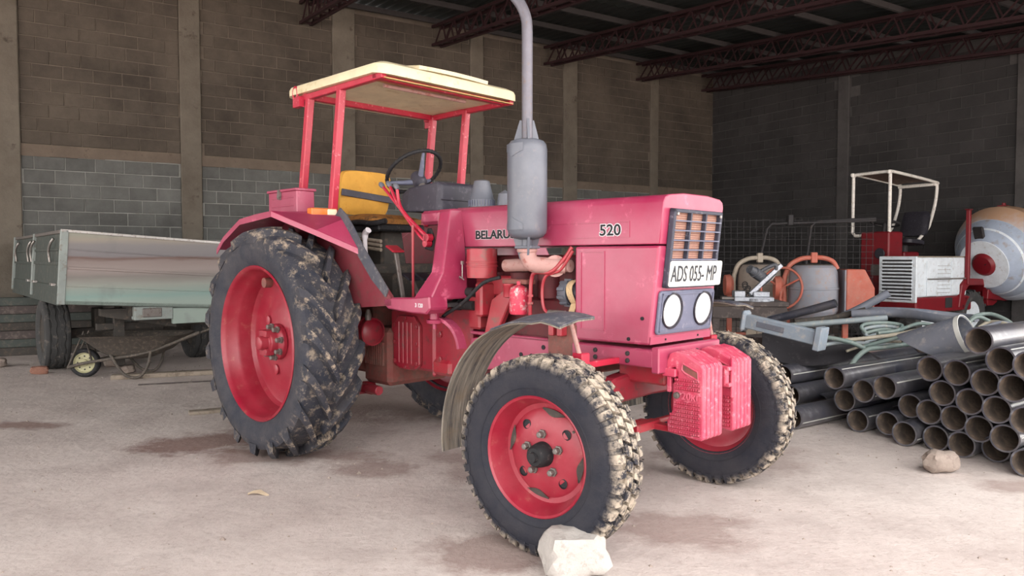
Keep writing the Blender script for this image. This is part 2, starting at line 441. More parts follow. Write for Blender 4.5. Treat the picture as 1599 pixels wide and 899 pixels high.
def tag(o, label, cat=None, group=None, kind=None):
    o['label'] = label
    if cat: o['category'] = cat
    if group: o['group'] = group
    if kind: o['kind'] = kind
    return o
def thing(name, label, cat, loc=(0, 0, 0), rz=0.0, group=None):
    o = bpy.data.objects.new(name, None); col.objects.link(o)
    o.empty_display_size = 0.2
    o.location = loc; o.rotation_euler = (0, 0, rz)
    return tag(o, label, cat, group)
def copy_tree(o, parent=None):
    c = o.copy(); col.objects.link(c); c.parent = parent
    for ch in list(o.children): copy_tree(ch, c)
    return c
def inst(me, name, parent=None, loc=(0, 0, 0), rot=None):
    o = bpy.data.objects.new(name, me); col.objects.link(o)
    if parent: o.parent = parent
    o.location = loc
    if rot: o.rotation_euler = rot
    return o
def bez(pts, n=10):
    """smooth curve through points (Catmull-Rom)"""
    P = [Vector(p) for p in pts]; P = [2 * P[0] - P[1]] + P + [2 * P[-1] - P[-2]]; out = []
    for i in range(1, len(P) - 2):
        a, b, c, d = P[i - 1:i + 3]
        for k in range(n):
            t = k / n
            out.append(0.5 * ((2 * b) + (c - a) * t + (2 * a - 5 * b + 4 * c - d) * t * t + (3 * b - a - 3 * c + d) * t ** 3))
    out.append(P[-2]); return out
def lettering(name, body, size, mat, parent, origin, right, up, depth=0.001, offset=0.0, squeeze=1.0, align='LEFT', label=None, bold=0.0):
    cu = bpy.data.curves.new(name, 'FONT'); cu.body = body; cu.size = size; cu.extrude = depth; cu.offset = offset
    cu.align_x = align; cu.resolution_u = 3
    t = bpy.data.objects.new(name + '_tmp', cu); col.objects.link(t)
    dg = bpy.context.evaluated_depsgraph_get()
    me = bpy.data.meshes.new_from_object(t.evaluated_get(dg))
    bpy.data.objects.remove(t); bpy.data.curves.remove(cu)
    if bold:
        import bmesh
        bm = bmesh.new(); bm.from_mesh(me)
        for dx, dz in ((bold, 0.00005), (-bold, 0.0001), (0, 0.00015)):
            d_ = bmesh.ops.duplicate(bm, geom=[f for f in bm.faces if f.index >= 0][:len(me.polygons)] + list(bm.verts)[:len(me.vertices)])
            bmesh.ops.translate(bm, vec=(dx, 0 if dx else bold * 0.6, dz), verts=[g for g in d_['geom'] if isinstance(g, bmesh.types.BMVert)])
        bm.to_mesh(me); bm.free()
    r = Vector(right).normalized(); u = Vector(up).normalized(); n = r.cross(u)
    mx = Matrix((r * squeeze, u, n)).transposed().to_4x4(); mx.translation = Vector(origin)
    me.transform(mx); me.materials.clear(); me.materials.append(M[mat]); me.name = name
    o = bpy.data.objects.new(name, me); col.objects.link(o)
    if parent: o.parent = parent
    if label: o['label'] = label
    return o
# ================================================================ the shed
ROOF0, SLOPE = 5.90, -0.095          # roof height over the back wall, fall towards the front
FRONT = 11.9                          # the open front
def struct(o, label): return tag(o, label, kind='structure')
def room_obj(mb, name, mat, label=None, parent=None, **kw):
    o = mb.build(name, mat, parent, **kw)
    if not parent:
        o.location = CORNER; o.rotation_euler = (0, 0, ROOM_Z)
        struct(o, label)
    return o

fl = MB(); fl.box(-12, 60, -6, 60, -0.12, 0)
room_obj(fl, 'floor', 'dusty_concrete', 'dusty grey concrete and earth floor with damp patches')

LEN = 24.0
def wall_base(name, mat_lo, mat_hi, along, length, label, zsplit=2.95, h=ROOF0 + 0.05, slope=0.0):
    """mortar body of a block wall, its face 8 mm behind the blocks"""
    mb = MB()
    d0, d1 = -0.2, -0.008
    for i, (z0, z1) in enumerate(((0, zsplit), (zsplit, h))):
        mb.cur = i
        za, zb = z1, z1 + (slope * length if i else 0)
        q = [(-0.2, z0), (length, z0), (length, zb), (-0.2, za)]
        if along == 'U': mb.prism([(a, z) for a, z in q], d0, d1, 'y')
        else: mb.prism([(a, z) for a, z in q], d0, d1, 'x')
    return room_obj(mb, name, [mat_lo, mat_hi], label)
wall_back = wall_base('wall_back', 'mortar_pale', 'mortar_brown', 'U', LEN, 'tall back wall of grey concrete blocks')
wall_right = wall_base('wall_right', 'mortar_shaded', 'mortar_shaded', 'V', FRONT, 'dark right-hand wall of concrete blocks', slope=SLOPE)
wf = MB(); wf.box(-0.2, 1.6, FRONT, FRONT + 0.2, 0, ROOF0 + SLOPE * FRONT)
room_obj(wf, 'wall_front', 'mortar_shaded', 'block wall closing the right-hand bay of the open front')

COLS_B = [(14.55, 14.98), (12.04, 12.36), (9.38, 9.80), (6.66, 6.96), (4.27, 4.64), (1.86, 2.10), (17.1, 17.45), (19.6, 19.95), (22.2, 22.5)]
COLS_R = [(3.52, 3.78), (6.94, 7.25), (10.2, 10.5)]
BEAMZ = (2.88, 3.05)
def block_mesh(mat, w=0.39, h=0.188, d=0.012):
    mb = MB(); b = 0.006
    vs = [(-w / 2, 0, 0), (w / 2, 0, 0), (w / 2, 0, h), (-w / 2, 0, h), (-w / 2 + b, d, b), (w / 2 - b, d, b), (w / 2 - b, d, h - b), (-w / 2 + b, d, h - b)]
    mb.add(vs, [(4, 5, 6, 7), (0, 1, 5, 4), (1, 2, 6, 5), (2, 3, 7, 6), (3, 0, 4, 7)])
    return mb
def lay_blocks(wall, along, length, cols, zones, rank, limit, name):
    """courses of 0.40 x 0.20 m blocks between columns and beams; the nearest `limit` in view are objects"""
    slots = []
    edges = sorted(cols)
    bays = []; a = 0.0
    for c0, c1 in edges:
        bays.append((a, c0)); a = c1
    bays.append((a, length))
    for (z0, z1, mk) in zones:
        nrow = int((z1 - z0) / 0.2 + 1e-6); step = (z1 - z0) / nrow
        for r in range(nrow):
            for a0, a1 in bays:
                x = a0 + (0.0 if r % 2 else -0.2) + rnd.uniform(-0.04, 0.04)
                while x < a1 - 0.04:
                    l, rr = max(x, a0) + 0.006, min(x + 0.4, a1) - 0.006
                    if rr - l > 0.05: slots.append((l, rr, z0 + r * step + 0.006, step - 0.012, mk))
                    x += 0.4
    slots.sort(key=rank)
    meshes = {}
    for (l, r, z, h, mk) in slots[:limit]:
        if mk not in meshes: meshes[mk] = block_mesh(mk).mesh('block', mk)
        c = (l + r) / 2; j = -0.008 + rnd.uniform(-0.003, 0.004)
        o = inst(meshes[mk], 'block', wall, (c, j, z) if along == 'U' else (j, c, z), (0, 0, 0) if along == 'U' else (0, 0, R(-90)))
        o.scale = ((r - l) / 0.39, 1, h / 0.188)
    mats = sorted({s[4] for s in slots}); rest = MB()
    for (l, r, z, h, mk) in slots[limit:]:
        rest.cur = mats.index(mk); j = -0.008 + rnd.uniform(-0.003, 0.004); d = j + 0.012; b = 0.006
        q = [(l, j, z), (r, j, z), (r, j, z + h), (l, j, z + h), (l + b, d, z + b), (r - b, d, z + b), (r - b, d, z + h - b), (l + b, d, z + h - b)]
        if along == 'V': q = [(p[1], p[0], p[2]) for p in q]
        rest.add(q, [(4, 5, 6, 7), (0, 1, 5, 4), (1, 2, 6, 5), (2, 3, 7, 6), (3, 0, 4, 7)])
    o = rest.build('block_courses', mats, wall); o['kind'] = 'stuff'
def rank_back(s):
    u = (s[0] + s[1]) / 2; vis = (7.5 < u < 14.95 and s[2] > 1.0) and not (u < 10.9 and s[2] < 1.7)
    top = s[2] > 0.3 * (15 - u) + 4.2
    return (0 if vis and not top else 1, -u)
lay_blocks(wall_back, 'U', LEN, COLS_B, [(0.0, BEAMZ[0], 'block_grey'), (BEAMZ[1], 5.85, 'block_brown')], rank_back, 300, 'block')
def rank_right(s):
    v = (s[0] + s[1]) / 2
    return (0 if v < 7 and s[2] > 1.6 and s[2] < 5.4 - 0.1 * v else 1, -v)
lay_blocks(wall_right, 'V', FRONT, COLS_R, [(0.0, 4.7, 'block_shaded')], rank_right, 300, 'block')
up = MB()
for i in range(4):
    z0 = 4.7 + i * 0.2; vmax = (ROOF0 - 0.05 - z0 - 0.2) / -SLOPE
    x = -0.2 * (i % 2)
    while x < min(vmax, FRONT):
        l, r = max(x, 0) + 0.006, min(x + 0.4, vmax) - 0.006
        if r > l and not any(c0 - 0.05 < (l + r) / 2 < c1 + 0.05 for c0, c1 in COLS_R):
            up.box(-0.009, 0.004, l, r, z0 + 0.006, z0 + 0.194)
        x += 0.4
o = up.build('block_courses', 'block_shaded', wall_right); o['kind'] = 'stuff'

n = 0
for c0, c1 in COLS_B:
    n += 1
    mb = MB(); mb.box(c0, c1, -0.02, 0.045, 0, ROOF0)
    room_obj(mb, 'trim_%d' % n, 'column_concrete', 'concrete column of the back wall, %s' % (['leftmost in view', 'just behind the trailer', 'behind the tractor canopy posts', 'behind the steering wheel', 'right of the exhaust muffler', 'nearest the dark corner', 'beyond the left edge', 'farther left', 'at the far left end'][n - 1]), bevel=0.012)
for c0, c1 in COLS_R:
    n += 1
    mb = MB(); mb.box(-0.02, 0.045, c0, c1, 0, ROOF0 + SLOPE * c1)
    room_obj(mb, 'trim_%d' % n, 'mortar_shaded', 'dark concrete column of the right-hand wall, %s' % ['above the white hooped roll frame', 'at the right edge of view', 'beyond the right edge'][n - 10], bevel=0.012)
n += 1
mb = MB(); prev = 0.0
for c0, c1 in sorted(COLS_B) + [(LEN, LEN)]:
    k = 6; g = []
    for i in range(k):
        a, b = prev + (c0 - prev) * i / k, prev + (c0 - prev) * (i + 1) / k
        w = rnd.uniform(-0.012, 0.012)
        mb.box(a, b, -0.02, 0.018 + rnd.uniform(-0.004, 0.004), BEAMZ[0] + w, BEAMZ[1] + w * 0.5)
    prev = c1
room_obj(mb, 'trim_%d' % n, 'beam_concrete', 'rough horizontal concrete tie beam across the back wall')

# roof of corrugated sheets, each a piece of the ceiling
ceil = MB(); ceil.prism([(-0.2, ROOF0 + 0.13 + 0.02), (FRONT + 0.5, ROOF0 + 0.13 + SLOPE * (FRONT + 0.5)), (FRONT + 0.5, ROOF0 + 0.15 + SLOPE * (FRONT + 0.5)), (-0.2, ROOF0 + 0.17)], -0.2, LEN, 'x')
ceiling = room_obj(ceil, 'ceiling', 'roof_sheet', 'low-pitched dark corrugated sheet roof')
def corr_sheet(w, l):
    k = 20; g = [[(w * i / k, 0, 0.018 * math.sin(2 * math.pi * i / 4)) for i in range(k + 1)], [(w * i / k, l, SLOPE * l + 0.018 * math.sin(2 * math.pi * i / 4)) for i in range(k + 1)]]
    return MB().sheet(g, 0.003).mesh('roof_sheet', 'roof_sheet', 40)
sm = corr_sheet(0.98, 3.3)
for i in range(25):
    for j in range(4):
        v = -0.1 + j * 3.2
        inst(sm, 'roof_sheet', ceiling, (-0.2 + i * 0.97, v, ROOF0 + 0.09 + SLOPE * v + 0.004 * (i % 2) + 0.004 * (j % 2)))
for j in range(11):
    v = 0.25 + j * 1.22
    mb = MB(); z = ROOF0 + 0.06 + SLOPE * v
    mb.box(-0.1, LEN, v - 0.025, v + 0.025, z - 0.09, z)
    n += 1
    room_obj(mb, 'trim_%d' % n, 'purlin', 'grey roof purlin under the sheets, %s from the back wall' % ['first', 'second', 'third', 'fourth', 'fifth', 'sixth', 'seventh', 'eighth', 'ninth', 'tenth', 'eleventh'][j])
chord_m = None
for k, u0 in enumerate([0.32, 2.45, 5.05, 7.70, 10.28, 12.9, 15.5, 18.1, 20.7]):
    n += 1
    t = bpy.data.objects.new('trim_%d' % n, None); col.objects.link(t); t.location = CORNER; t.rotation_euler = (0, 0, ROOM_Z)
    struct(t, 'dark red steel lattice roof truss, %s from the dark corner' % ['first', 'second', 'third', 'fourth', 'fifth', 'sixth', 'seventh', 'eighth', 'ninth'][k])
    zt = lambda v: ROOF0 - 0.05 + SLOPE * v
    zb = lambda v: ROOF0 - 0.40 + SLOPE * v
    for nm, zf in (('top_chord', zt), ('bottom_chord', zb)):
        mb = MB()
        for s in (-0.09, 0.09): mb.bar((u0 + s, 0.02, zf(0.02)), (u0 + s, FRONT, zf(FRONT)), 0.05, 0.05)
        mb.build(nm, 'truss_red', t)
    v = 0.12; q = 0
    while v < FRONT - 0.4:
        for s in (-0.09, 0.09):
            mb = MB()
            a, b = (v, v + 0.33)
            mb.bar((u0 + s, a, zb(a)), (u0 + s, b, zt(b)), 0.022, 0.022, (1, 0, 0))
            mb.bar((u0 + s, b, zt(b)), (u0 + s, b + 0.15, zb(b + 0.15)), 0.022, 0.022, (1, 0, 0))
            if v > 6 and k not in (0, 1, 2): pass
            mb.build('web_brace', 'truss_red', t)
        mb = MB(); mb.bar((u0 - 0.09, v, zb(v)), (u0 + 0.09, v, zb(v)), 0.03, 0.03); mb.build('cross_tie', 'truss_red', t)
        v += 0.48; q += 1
# ================================================================ the tractor
# tractor frame: x forward, y left, z up, origin on the ground under the rear axle
TR = thing('tractor', 'red farm tractor with cream canopy and tall grey exhaust', 'tractor', (-1.0169, 5.5895, 0), -0.7824)
def rz(a): return Matrix.Rotation(a, 3, 'Z')
def ry(a): return Matrix.Rotation(a, 3, 'Y')
def rx(a): return Matrix.Rotation(a, 3, 'X')

# ---- wheels (built with the outer face towards -y, origin at the wheel centre)
def rear_tyre_mesh():
    mb = MB()
    half = [(-0.150, 0.495), (-0.178, 0.535), (-0.196, 0.590), (-0.200, 0.640), (-0.192, 0.680), (-0.176, 0.702), (-0.10, 0.716)]
    prof = half + [(0, 0.722)] + [(-y, r) for y, r in reversed(half)] + [(0.10, 0.490), (-0.10, 0.490)]
    mb.lathe(prof, (0, 0, 0), (0, 1, 0), 96, closed=True)
    nl = 18
    for side in (-1, 1):
        for i in range(nl):
            ph0 = 2 * math.pi * (i + (0.5 if side > 0 else 0)) / nl
            loops = []
            for k in range(6):
                t = k / 5.0
                y = side * (0.004 + t * 0.196)
                ph = ph0 + 0.40 * (1 - t) ** 1.15
                rt = 0.780 - 0.028 * t ** 2.2; rb = 0.700 - (0.03 * t ** 3)
                if k == 5: rt = 0.735; rb = 0.668
                wt = (0.027 + 0.008 * t) / 0.76; wb = (0.044 + 0.010 * t) / 0.70
                loops.append([((r * math.sin(ph + d)), y, r * math.cos(ph + d)) for r, d in ((rb, -wb), (rt, -wt), (rt, wt), (rb, wb))])
            mb.loft(loops)
    return mb.mesh('tyre', 'rear_tyre', 35)
def rear_rim():
    mb = MB()
    mb.lathe([(-0.172, 0.520), (-0.178, 0.508), (-0.168, 0.496), (-0.150, 0.490), (-0.120, 0.487), (-0.085, 0.470), (-0.060, 0.462), (0.02, 0.460), (0.045, 0.440), (0.05, 0.42),
              (0.03, 0.30), (0.012, 0.24), (0.0, 0.20), (-0.02, 0.12), (-0.03, 0.0)], (0, 0, 0), (0, 1, 0), 64)
    return mb
rear_tyre = rear_tyre_mesh()
def make_rear_wheel(side):
    rim = MB(); prof = [(-0.172, 0.520), (-0.180, 0.510), (-0.168, 0.497), (-0.150, 0.490), (-0.115, 0.487), (-0.085, 0.470), (-0.060, 0.462), (0.02, 0.460), (0.045, 0.440),
                        (0.052, 0.415), (0.035, 0.30), (0.015, 0.24), (0.004, 0.20), (0.002, 0.001), (0.02, 0.001), (0.035, 0.22), (0.06, 0.30), (0.07, 0.43), (0.09, 0.472), (0.15, 0.50), (0.178, 0.520), (0.172, 0.525), (0.14, 0.50), (-0.14, 0.50)]
    rim.lathe(prof, (0, 0, 0), (0, 1, 0), 64, closed=True)
    w = rim.build('rear_wheel', 'wheel_red', TR, 35, loc=(0, side * 0.81, 0.775))
    if side > 0: w.rotation_euler = (0, 0, math.pi)
    t = inst(rear_tyre, 'tyre', w)
    hub = MB(); hub.lathe([(0.0, 0.125), (-0.03, 0.12), (-0.045, 0.085), (-0.09, 0.075), (-0.095, 0.05), (-0.15, 0.045), (-0.155, 0.03), (-0.155, 0.0)], (0, 0, 0), (0, 1, 0), 24)
    for sx in (-1, 1): hub.box(-0.05, 0.05, -0.12, -0.06, sx * 0.062 - 0.022, sx * 0.062 + 0.022)
    hub.build('hub', 'wheel_red', w, 35, bevel=0.004)
    nut = MB(); nut.lathe([(0, 0.024), (-0.012, 0.024), (-0.013, 0.017), (-0.040, 0.017), (-0.044, 0.01)], (0, 0, 0), (0, 1, 0), 6)
    nm = nut.mesh('wheel_nut', 'dull_metal' if side < 0 else 'wheel_red')
    for i in range(8):
        a = 2 * math.pi * i / 8 + 0.2
        inst(nm, 'wheel_nut', w, (0.105 * math.cos(a), -0.035, 0.105 * math.sin(a)))
    for a in (0.35, 2.4, 4.5):
        c = MB(); c.lathe([(0.0, 0.036), (-0.008, 0.036), (-0.012, 0.028), (-0.012, 0)], (0.2 * math.cos(a), 0.0, 0.2 * math.sin(a)), (0, 1, 0), 18); c.build('disc_plug', 'wheel_red', w, 40)
    s = MB(); s.lathe([(-0.02, 0.03), (-0.03, 0.034), (-0.075, 0.034), (-0.08, 0.02), (-0.08, 0)], (-0.06, 0.0, 0.40), (0, 1, 0), 16); s.build('valve_lug', 'grimy_casting', w, 40)
    h = MB(); h.lathe([(0.03, 0.02), (0.028, 0.02)], (0.14, 0.012, 0.28), (0, 1, 0), 14); h.build('disc_hole', 'ink_black', w)
    return w
make_rear_wheel(-1); make_rear_wheel(1)

def front_tyre_mesh():
    mb = MB()
    half = [(-0.085, 0.262), (-0.098, 0.285), (-0.108, 0.325), (-0.110, 0.365), (-0.106, 0.395), (-0.098, 0.415), (-0.088, 0.426), (-0.04, 0.432)]
    prof = half + [(-y, r) for y, r in reversed(half)] + [(0.06, 0.255), (-0.06, 0.255)]
    mb.lathe(prof, (0, 0, 0), (0, 1, 0), 96, closed=True)
    nb = 44
    def tread_block(ph, w, pts, skew):
        # pts: (y, r_top, r_base) across the block; skew leans it round the tyre
        loops = []
        for q_, (y, rt, rb) in enumerate(pts):
            p = ph + skew * q_
            loops.append([(r * math.cos(p + e), y, r * math.sin(p + e)) for r, e in ((rb, -w), (rt, -w * 0.88), (rt, w * 0.88), (rb, w))])
        mb.loft(loops)
    for i in range(nb):
        ph = 2 * math.pi * i / nb; w = 2 * math.pi / nb * 0.36
        for s in (-1, 1):
            tread_block(ph, w * (1.0 if i % 2 else 0.85), [(s * 0.1085, 0.409 - 0.008 * (i % 2), 0.392), (s * 0.103, 0.434, 0.405), (s * 0.092, 0.447, 0.42), (s * 0.058, 0.451, 0.425)], 0)
            tread_block(ph + math.pi / nb, w * 1.15, [(s * 0.048, 0.452, 0.425), (s * 0.028, 0.4535, 0.425), (s * 0.006, 0.454, 0.425)], 0.022 * s)
    for r in (0.31, 0.405):
        for s in (-1, 1):
            y = s * (0.1045 if r < 0.35 else 0.105)
            mb.tube([(r * math.cos(2 * math.pi * i / 64), y, r * math.sin(2 * math.pi * i / 64)) for i in range(64)], 0.0025, 5, True)
    # clods of dried mud along both shoulders
    q = random.Random(3)
    for i in range(110):
        a = 2 * math.pi * q.random(); s = q.choice((-1, 1)); r = q.uniform(0.415, 0.452); y = s * q.uniform(0.075, 0.107)
        d = q.uniform(0.004, 0.010); c = Vector((r * math.cos(a), y, r * math.sin(a)))
        pts = [c + Vector((q.uniform(-1, 1), q.uniform(-.5, .5), q.uniform(-1, 1))).normalized() * d * q.uniform(0.6, 1.1) for _ in range(6)]
        up_, dn = c + Vector((c.x, 0, c.z)).normalized() * d, c - Vector((c.x, 0, c.z)).normalized() * d
        ring = sorted(pts, key=lambda p: math.atan2((p - c).dot(Vector((0, 1, 0))), (p - c).dot(Vector((-math.sin(a), 0, math.cos(a))))))
        mb.add(ring + [up_, dn], [(k, (k + 1) % 6, 6) for k in range(6)] + [((k + 1) % 6, k, 7) for k in range(6)])
    return mb.mesh('tyre', 'front_tyre', 35)
front_tyre = front_tyre_mesh()
STEER = 0.1045
def make_front_wheel(side):
    prof = [(-0.090, 0.278), (-0.097, 0.272), (-0.090, 0.262), (-0.075, 0.256), (-0.050, 0.246), (-0.020, 0.236), (0.000, 0.228), (0.004, 0.205), (-0.006, 0.190), (-0.022, 0.120), (-0.026, 0.001), (-0.016, 0.001),
            (-0.012, 0.12), (0.006, 0.19), (0.02, 0.21), (0.03, 0.24), (0.07, 0.256), (0.09, 0.27), (0.09, 0.278), (0.06, 0.268), (-0.06, 0.268)]
    rim = MB(); rim.lathe(prof, (0, 0, 0), (0, 1, 0), 56, closed=True)
    yc = -0.868 + 0.105 if side < 0 else 0.654 + 0.105
    w = rim.build('front_wheel', 'wheel_red', TR, 30, loc=(2.4157, yc, 0.452))
    w.rotation_euler = (0, 0, STEER + (math.pi if side > 0 else 0))
    inst(front_tyre, 'tyre', w)
    cap = MB(); cap.lathe([(-0.02, 0.058), (-0.05, 0.056), (-0.085, 0.05), (-0.098, 0.04), (-0.1, 0.0)], (0, 0, 0), (0, 1, 0), 24)
    cap.lathe([(-0.1, 0.024), (-0.118, 0.022), (-0.12, 0.0)], (0, 0, 0), (0, 1, 0), 12)
    cap.build('hub_cap', 'black_rubber', w, 40)
    nut = MB(); nut.lathe([(0, 0.021), (-0.010, 0.021), (-0.011, 0.015), (-0.034, 0.0145), (-0.037, 0.009)], (0, 0, 0), (0, 1, 0), 6)
    nm = nut.mesh('wheel_nut', 'dull_metal')
    for i in range(5):
        a = 2 * math.pi * i / 5 + 0.35
        inst(nm, 'wheel_nut', w, (0.092 * math.cos(a), -0.024, 0.092 * math.sin(a)))
    for i in range(4):
        a = 2 * math.pi * i / 4 + 0.7
        h = MB(); h.lathe([(0.0, 0.022), (-0.004, 0.024), (-0.006, 0.019), (-0.002, 0.018)], (0.158 * math.cos(a), -0.012, 0.158 * math.sin(a)), (0, 1, 0), 16, closed=True)
        h.lathe([(0.004, 0.018), (0.003, 0.018)], (0.158 * math.cos(a), -0.017, 0.158 * math.sin(a)), (0, 1, 0), 16)
        h.build('disc_hole', 'ink_black', w, 40)
    for k in range(4):
        a0 = 2 * math.pi * k / 4 + 1.35
        sl = MB(); sl.sheet([[((0.207 - 0.030 * math.sin(math.pi * i / 8)) * math.cos(a0 + 0.075 * (i - 4)), -0.006 - 0.004 * (j == 0), (0.207 - 0.030 * math.sin(math.pi * i / 8)) * math.sin(a0 + 0.075 * (i - 4))) if j == 0 else (0.208 * math.cos(a0 + 0.075 * (i - 4)), -0.003, 0.208 * math.sin(a0 + 0.075 * (i - 4))) for j in range(2)] for i in range(9)], 0.004)
        sl.build('disc_slot', 'chassis_dark', w)
    v = MB(); v.cyl((0.195, -0.03, 0.14), (0.185, -0.06, 0.132), 0.006, n=8); v.build('valve_stem', 'dull_metal', w)
make_front_wheel(-1); make_front_wheel(1)

# ---- chassis, gearbox, axles
mb = MB(); mb.box(-0.28, 0.30, -0.24, 0.24, 0.52, 1.02)
mb.lathe([(0, 0.20), (0.10, 0.19), (0.14, 0.13), (0.40, 0.10), (0.50, 0.10)], (0, 0.22, 0.775), (0, 1, 0), 24)
mb.lathe([(0, 0.20), (0.10, 0.19), (0.14, 0.13), (0.40, 0.10), (0.50, 0.10)], (0, -0.22, 0.775), (0, -1, 0), 24)
mb.build('rear_axle_housing', 'grimy_casting', TR, 40, bevel=0.02)
mb = MB(); mb.cyl((0.10, -0.36, 0.84), (0.46, -0.36, 0.84), 0.095, n=28); mb.cyl((0.46, -0.36, 0.84), (0.48, -0.36, 0.84), 0.085, 0.06, n=28)
for x in (0.16, 0.28, 0.40): mb.lathe([(-0.006, 0.100), (0.006, 0.100)], (x, -0.36, 0.84), (1, 0, 0), 28)
mb.build('brake_drum', 'gearbox_paint', TR, 40)
mb = MB(); mb.box(0.20, 0.52, -0.27, 0.27, 0.46, 0.86); mb.build('transmission_case', 'grimy_casting', TR, bevel=0.03)
for k in range(9):
    m2 = MB(); m2.box(0.24 + k * 0.026, 0.252 + k * 0.026, -0.285, -0.265, 0.60, 0.76); m2.build('cooling_fin', 'grimy_casting', TR)
mb = MB(); mb.cyl((0.22, -0.20, 0.42), (0.22, -0.42, 0.42), 0.045, n=18); mb.cyl((0.36, -0.34, 0.44), (0.50, -0.34, 0.44), 0.032, n=16); mb.box(0.22, 0.40, -0.34, -0.28, 0.40, 0.46)
mb.build('power_takeoff_gear', 'gearbox_paint', TR, 40, bevel=0.004)
mb = MB(); mb.box(0.48, 1.02, -0.235, 0.235, 0.60, 1.00); mb.build('gearbox', 'gearbox_paint', TR, bevel=0.02)
mb = MB(); mb.prism([(0.56, 0.64), (0.62, 0.60), (0.78, 0.60), (0.84, 0.64), (0.84, 0.90), (0.78, 0.96), (0.62, 0.96), (0.56, 0.90)], -0.265, -0.235, 'y'); cov = mb.build('side_cover', 'gearbox_paint', TR, bevel=0.006)
for x in (0.63, 0.675, 0.72, 0.765):
    r_ = MB(); r_.box(x - 0.008, x + 0.008, -0.277, -0.264, 0.64, 0.92); r_.build('cover_rib', 'gearbox_paint', cov, bevel=0.004)
bolt = MB(); bolt.lathe([(0, 0.014), (-0.012, 0.014), (-0.014, 0.01), (-0.014, 0)], (0, 0, 0), (0, 1, 0), 6); bolt_m = bolt.mesh('bolt', 'gearbox_paint')
for x, z in ((0.58, 0.65), (0.58, 0.78), (0.58, 0.89), (0.82, 0.65), (0.82, 0.78), (0.82, 0.89), (0.70, 0.615), (0.70, 0.945)): inst(bolt_m, 'bolt', cov, (x, -0.264, z))
mb = MB(); mb.box(0.98, 1.34, -0.255, 0.255, 0.62, 1.04); mb.box(0.97, 1.0, -0.27, 0.27, 0.58, 1.05); mb.build('clutch_housing', 'gearbox_paint', TR, bevel=0.015)
for z in (0.70, 0.86): inst(bolt_m, 'bolt', TR, (1.05, -0.255, z)).scale = (1.6, 1.2, 1.6)
mb = MB(); mb.box(0.98, 1.16, -0.275, -0.20, 0.60, 0.70); mb.build('clutch_cover', 'engine_paint', TR, bevel=0.02)
# half-frame rails
for s in (-1, 1):
    mb = MB(); y0, y1 = (s * 0.275, s * 0.255)
    mb.prism([(1.30, 0.66), (1.62, 0.70), (2.12, 0.80), (2.66, 0.82), (2.70, 0.905), (2.2, 0.905), (1.62, 0.90), (1.36, 0.86)], y0, y1, 'y')
    mb.box(1.35, 2.66, min(s * 0.275, s * 0.22), max(s * 0.275, s * 0.22), 0.885, 0.905)
    fr = mb.build('frame_rail', 'tractor_paint', TR, bevel=0.004)
    if s < 0:
        hm = MB(); hm.lathe([(0.001, 0.013), (-0.003, 0.013)], (0, 0, 0), (0, 1, 0), 12); hm = hm.mesh('rail_hole', 'ink_black')
        for x, z in ((1.78, 0.80), (1.86, 0.80), (1.95, 0.855), (2.02, 0.80), (1.95, 0.80), (2.08, 0.855)): inst(hm, 'rail_hole', fr, (x, -0.276, z))
mb = MB(); mb.box(2.16, 2.665, -0.286, -0.274, 0.815, 0.90); mb.box(2.16, 2.665, 0.274, 0.286, 0.815, 0.90); mb.box(2.655, 2.70, -0.286, 0.286, 0.79, 0.915)
fb = mb.build('front_beam', 'tractor_paint', TR, bevel=0.006)
hm2 = MB(); hm2.lathe([(0.0, 0.012), (-0.008, 0.012), (-0.01, 0.008)], (0, 0, 0), (0, 1, 0), 8); hm2 = hm2.mesh('bolt', 'dark_steel')
for x in (2.32, 2.52):
    for z in (0.84, 0.875): inst(hm2, 'bolt', fb, (x, -0.286, z))
for y in (-0.12, 0.05): inst(hm2, 'bolt', fb, (2.70, y, 0.875), (0, 0, R(90)))
# front axle
mb = MB()
sec = lambda y, w, z0, z1: [(2.42 - w, y, z0), (2.42 + w, y, z0), (2.42 + w * 0.8, y, z1), (2.42 - w * 0.8, y, z1)]
mb.loft([sec(-0.62, 0.05, 0.52, 0.62), sec(-0.30, 0.055, 0.62, 0.745), sec(0, 0.06, 0.63, 0.78), sec(0.30, 0.055, 0.62, 0.745), sec(0.62, 0.05, 0.52, 0.62)])
mb.build('front_axle', 'gearbox_paint', TR, bevel=0.012)
for s in (-1, 1):
    mb = MB(); mb.cyl((2.42, s * 0.62, 0.40), (2.42, s * 0.62, 0.72), 0.042, n=20); mb.cyl((2.4157, s * 0.62, 0.452), (2.4157, s * 0.75, 0.452), 0.045, n=18)
    mb.build('steering_knuckle', 'engine_paint', TR, 40)
mb = MB(); mb.cyl((2.52, -0.60, 0.50), (2.52, 0.60, 0.50), 0.016, n=12); mb.build('track_rod', 'engine_paint', TR, 40)
mb = MB(); mb.box(2.50, 2.72, -0.20, -0.14, 0.50, 0.53); mb.box(2.56, 2.62, -0.34, -0.14, 0.50, 0.54); mb.build('steering_arm', 'engine_paint', TR, bevel=0.005)
mb = MB(); mb.box(2.40, 2.68, -0.2, 0.2, 0.72, 0.84); mb.build('axle_bracket', 'engine_paint', TR, bevel=0.01)

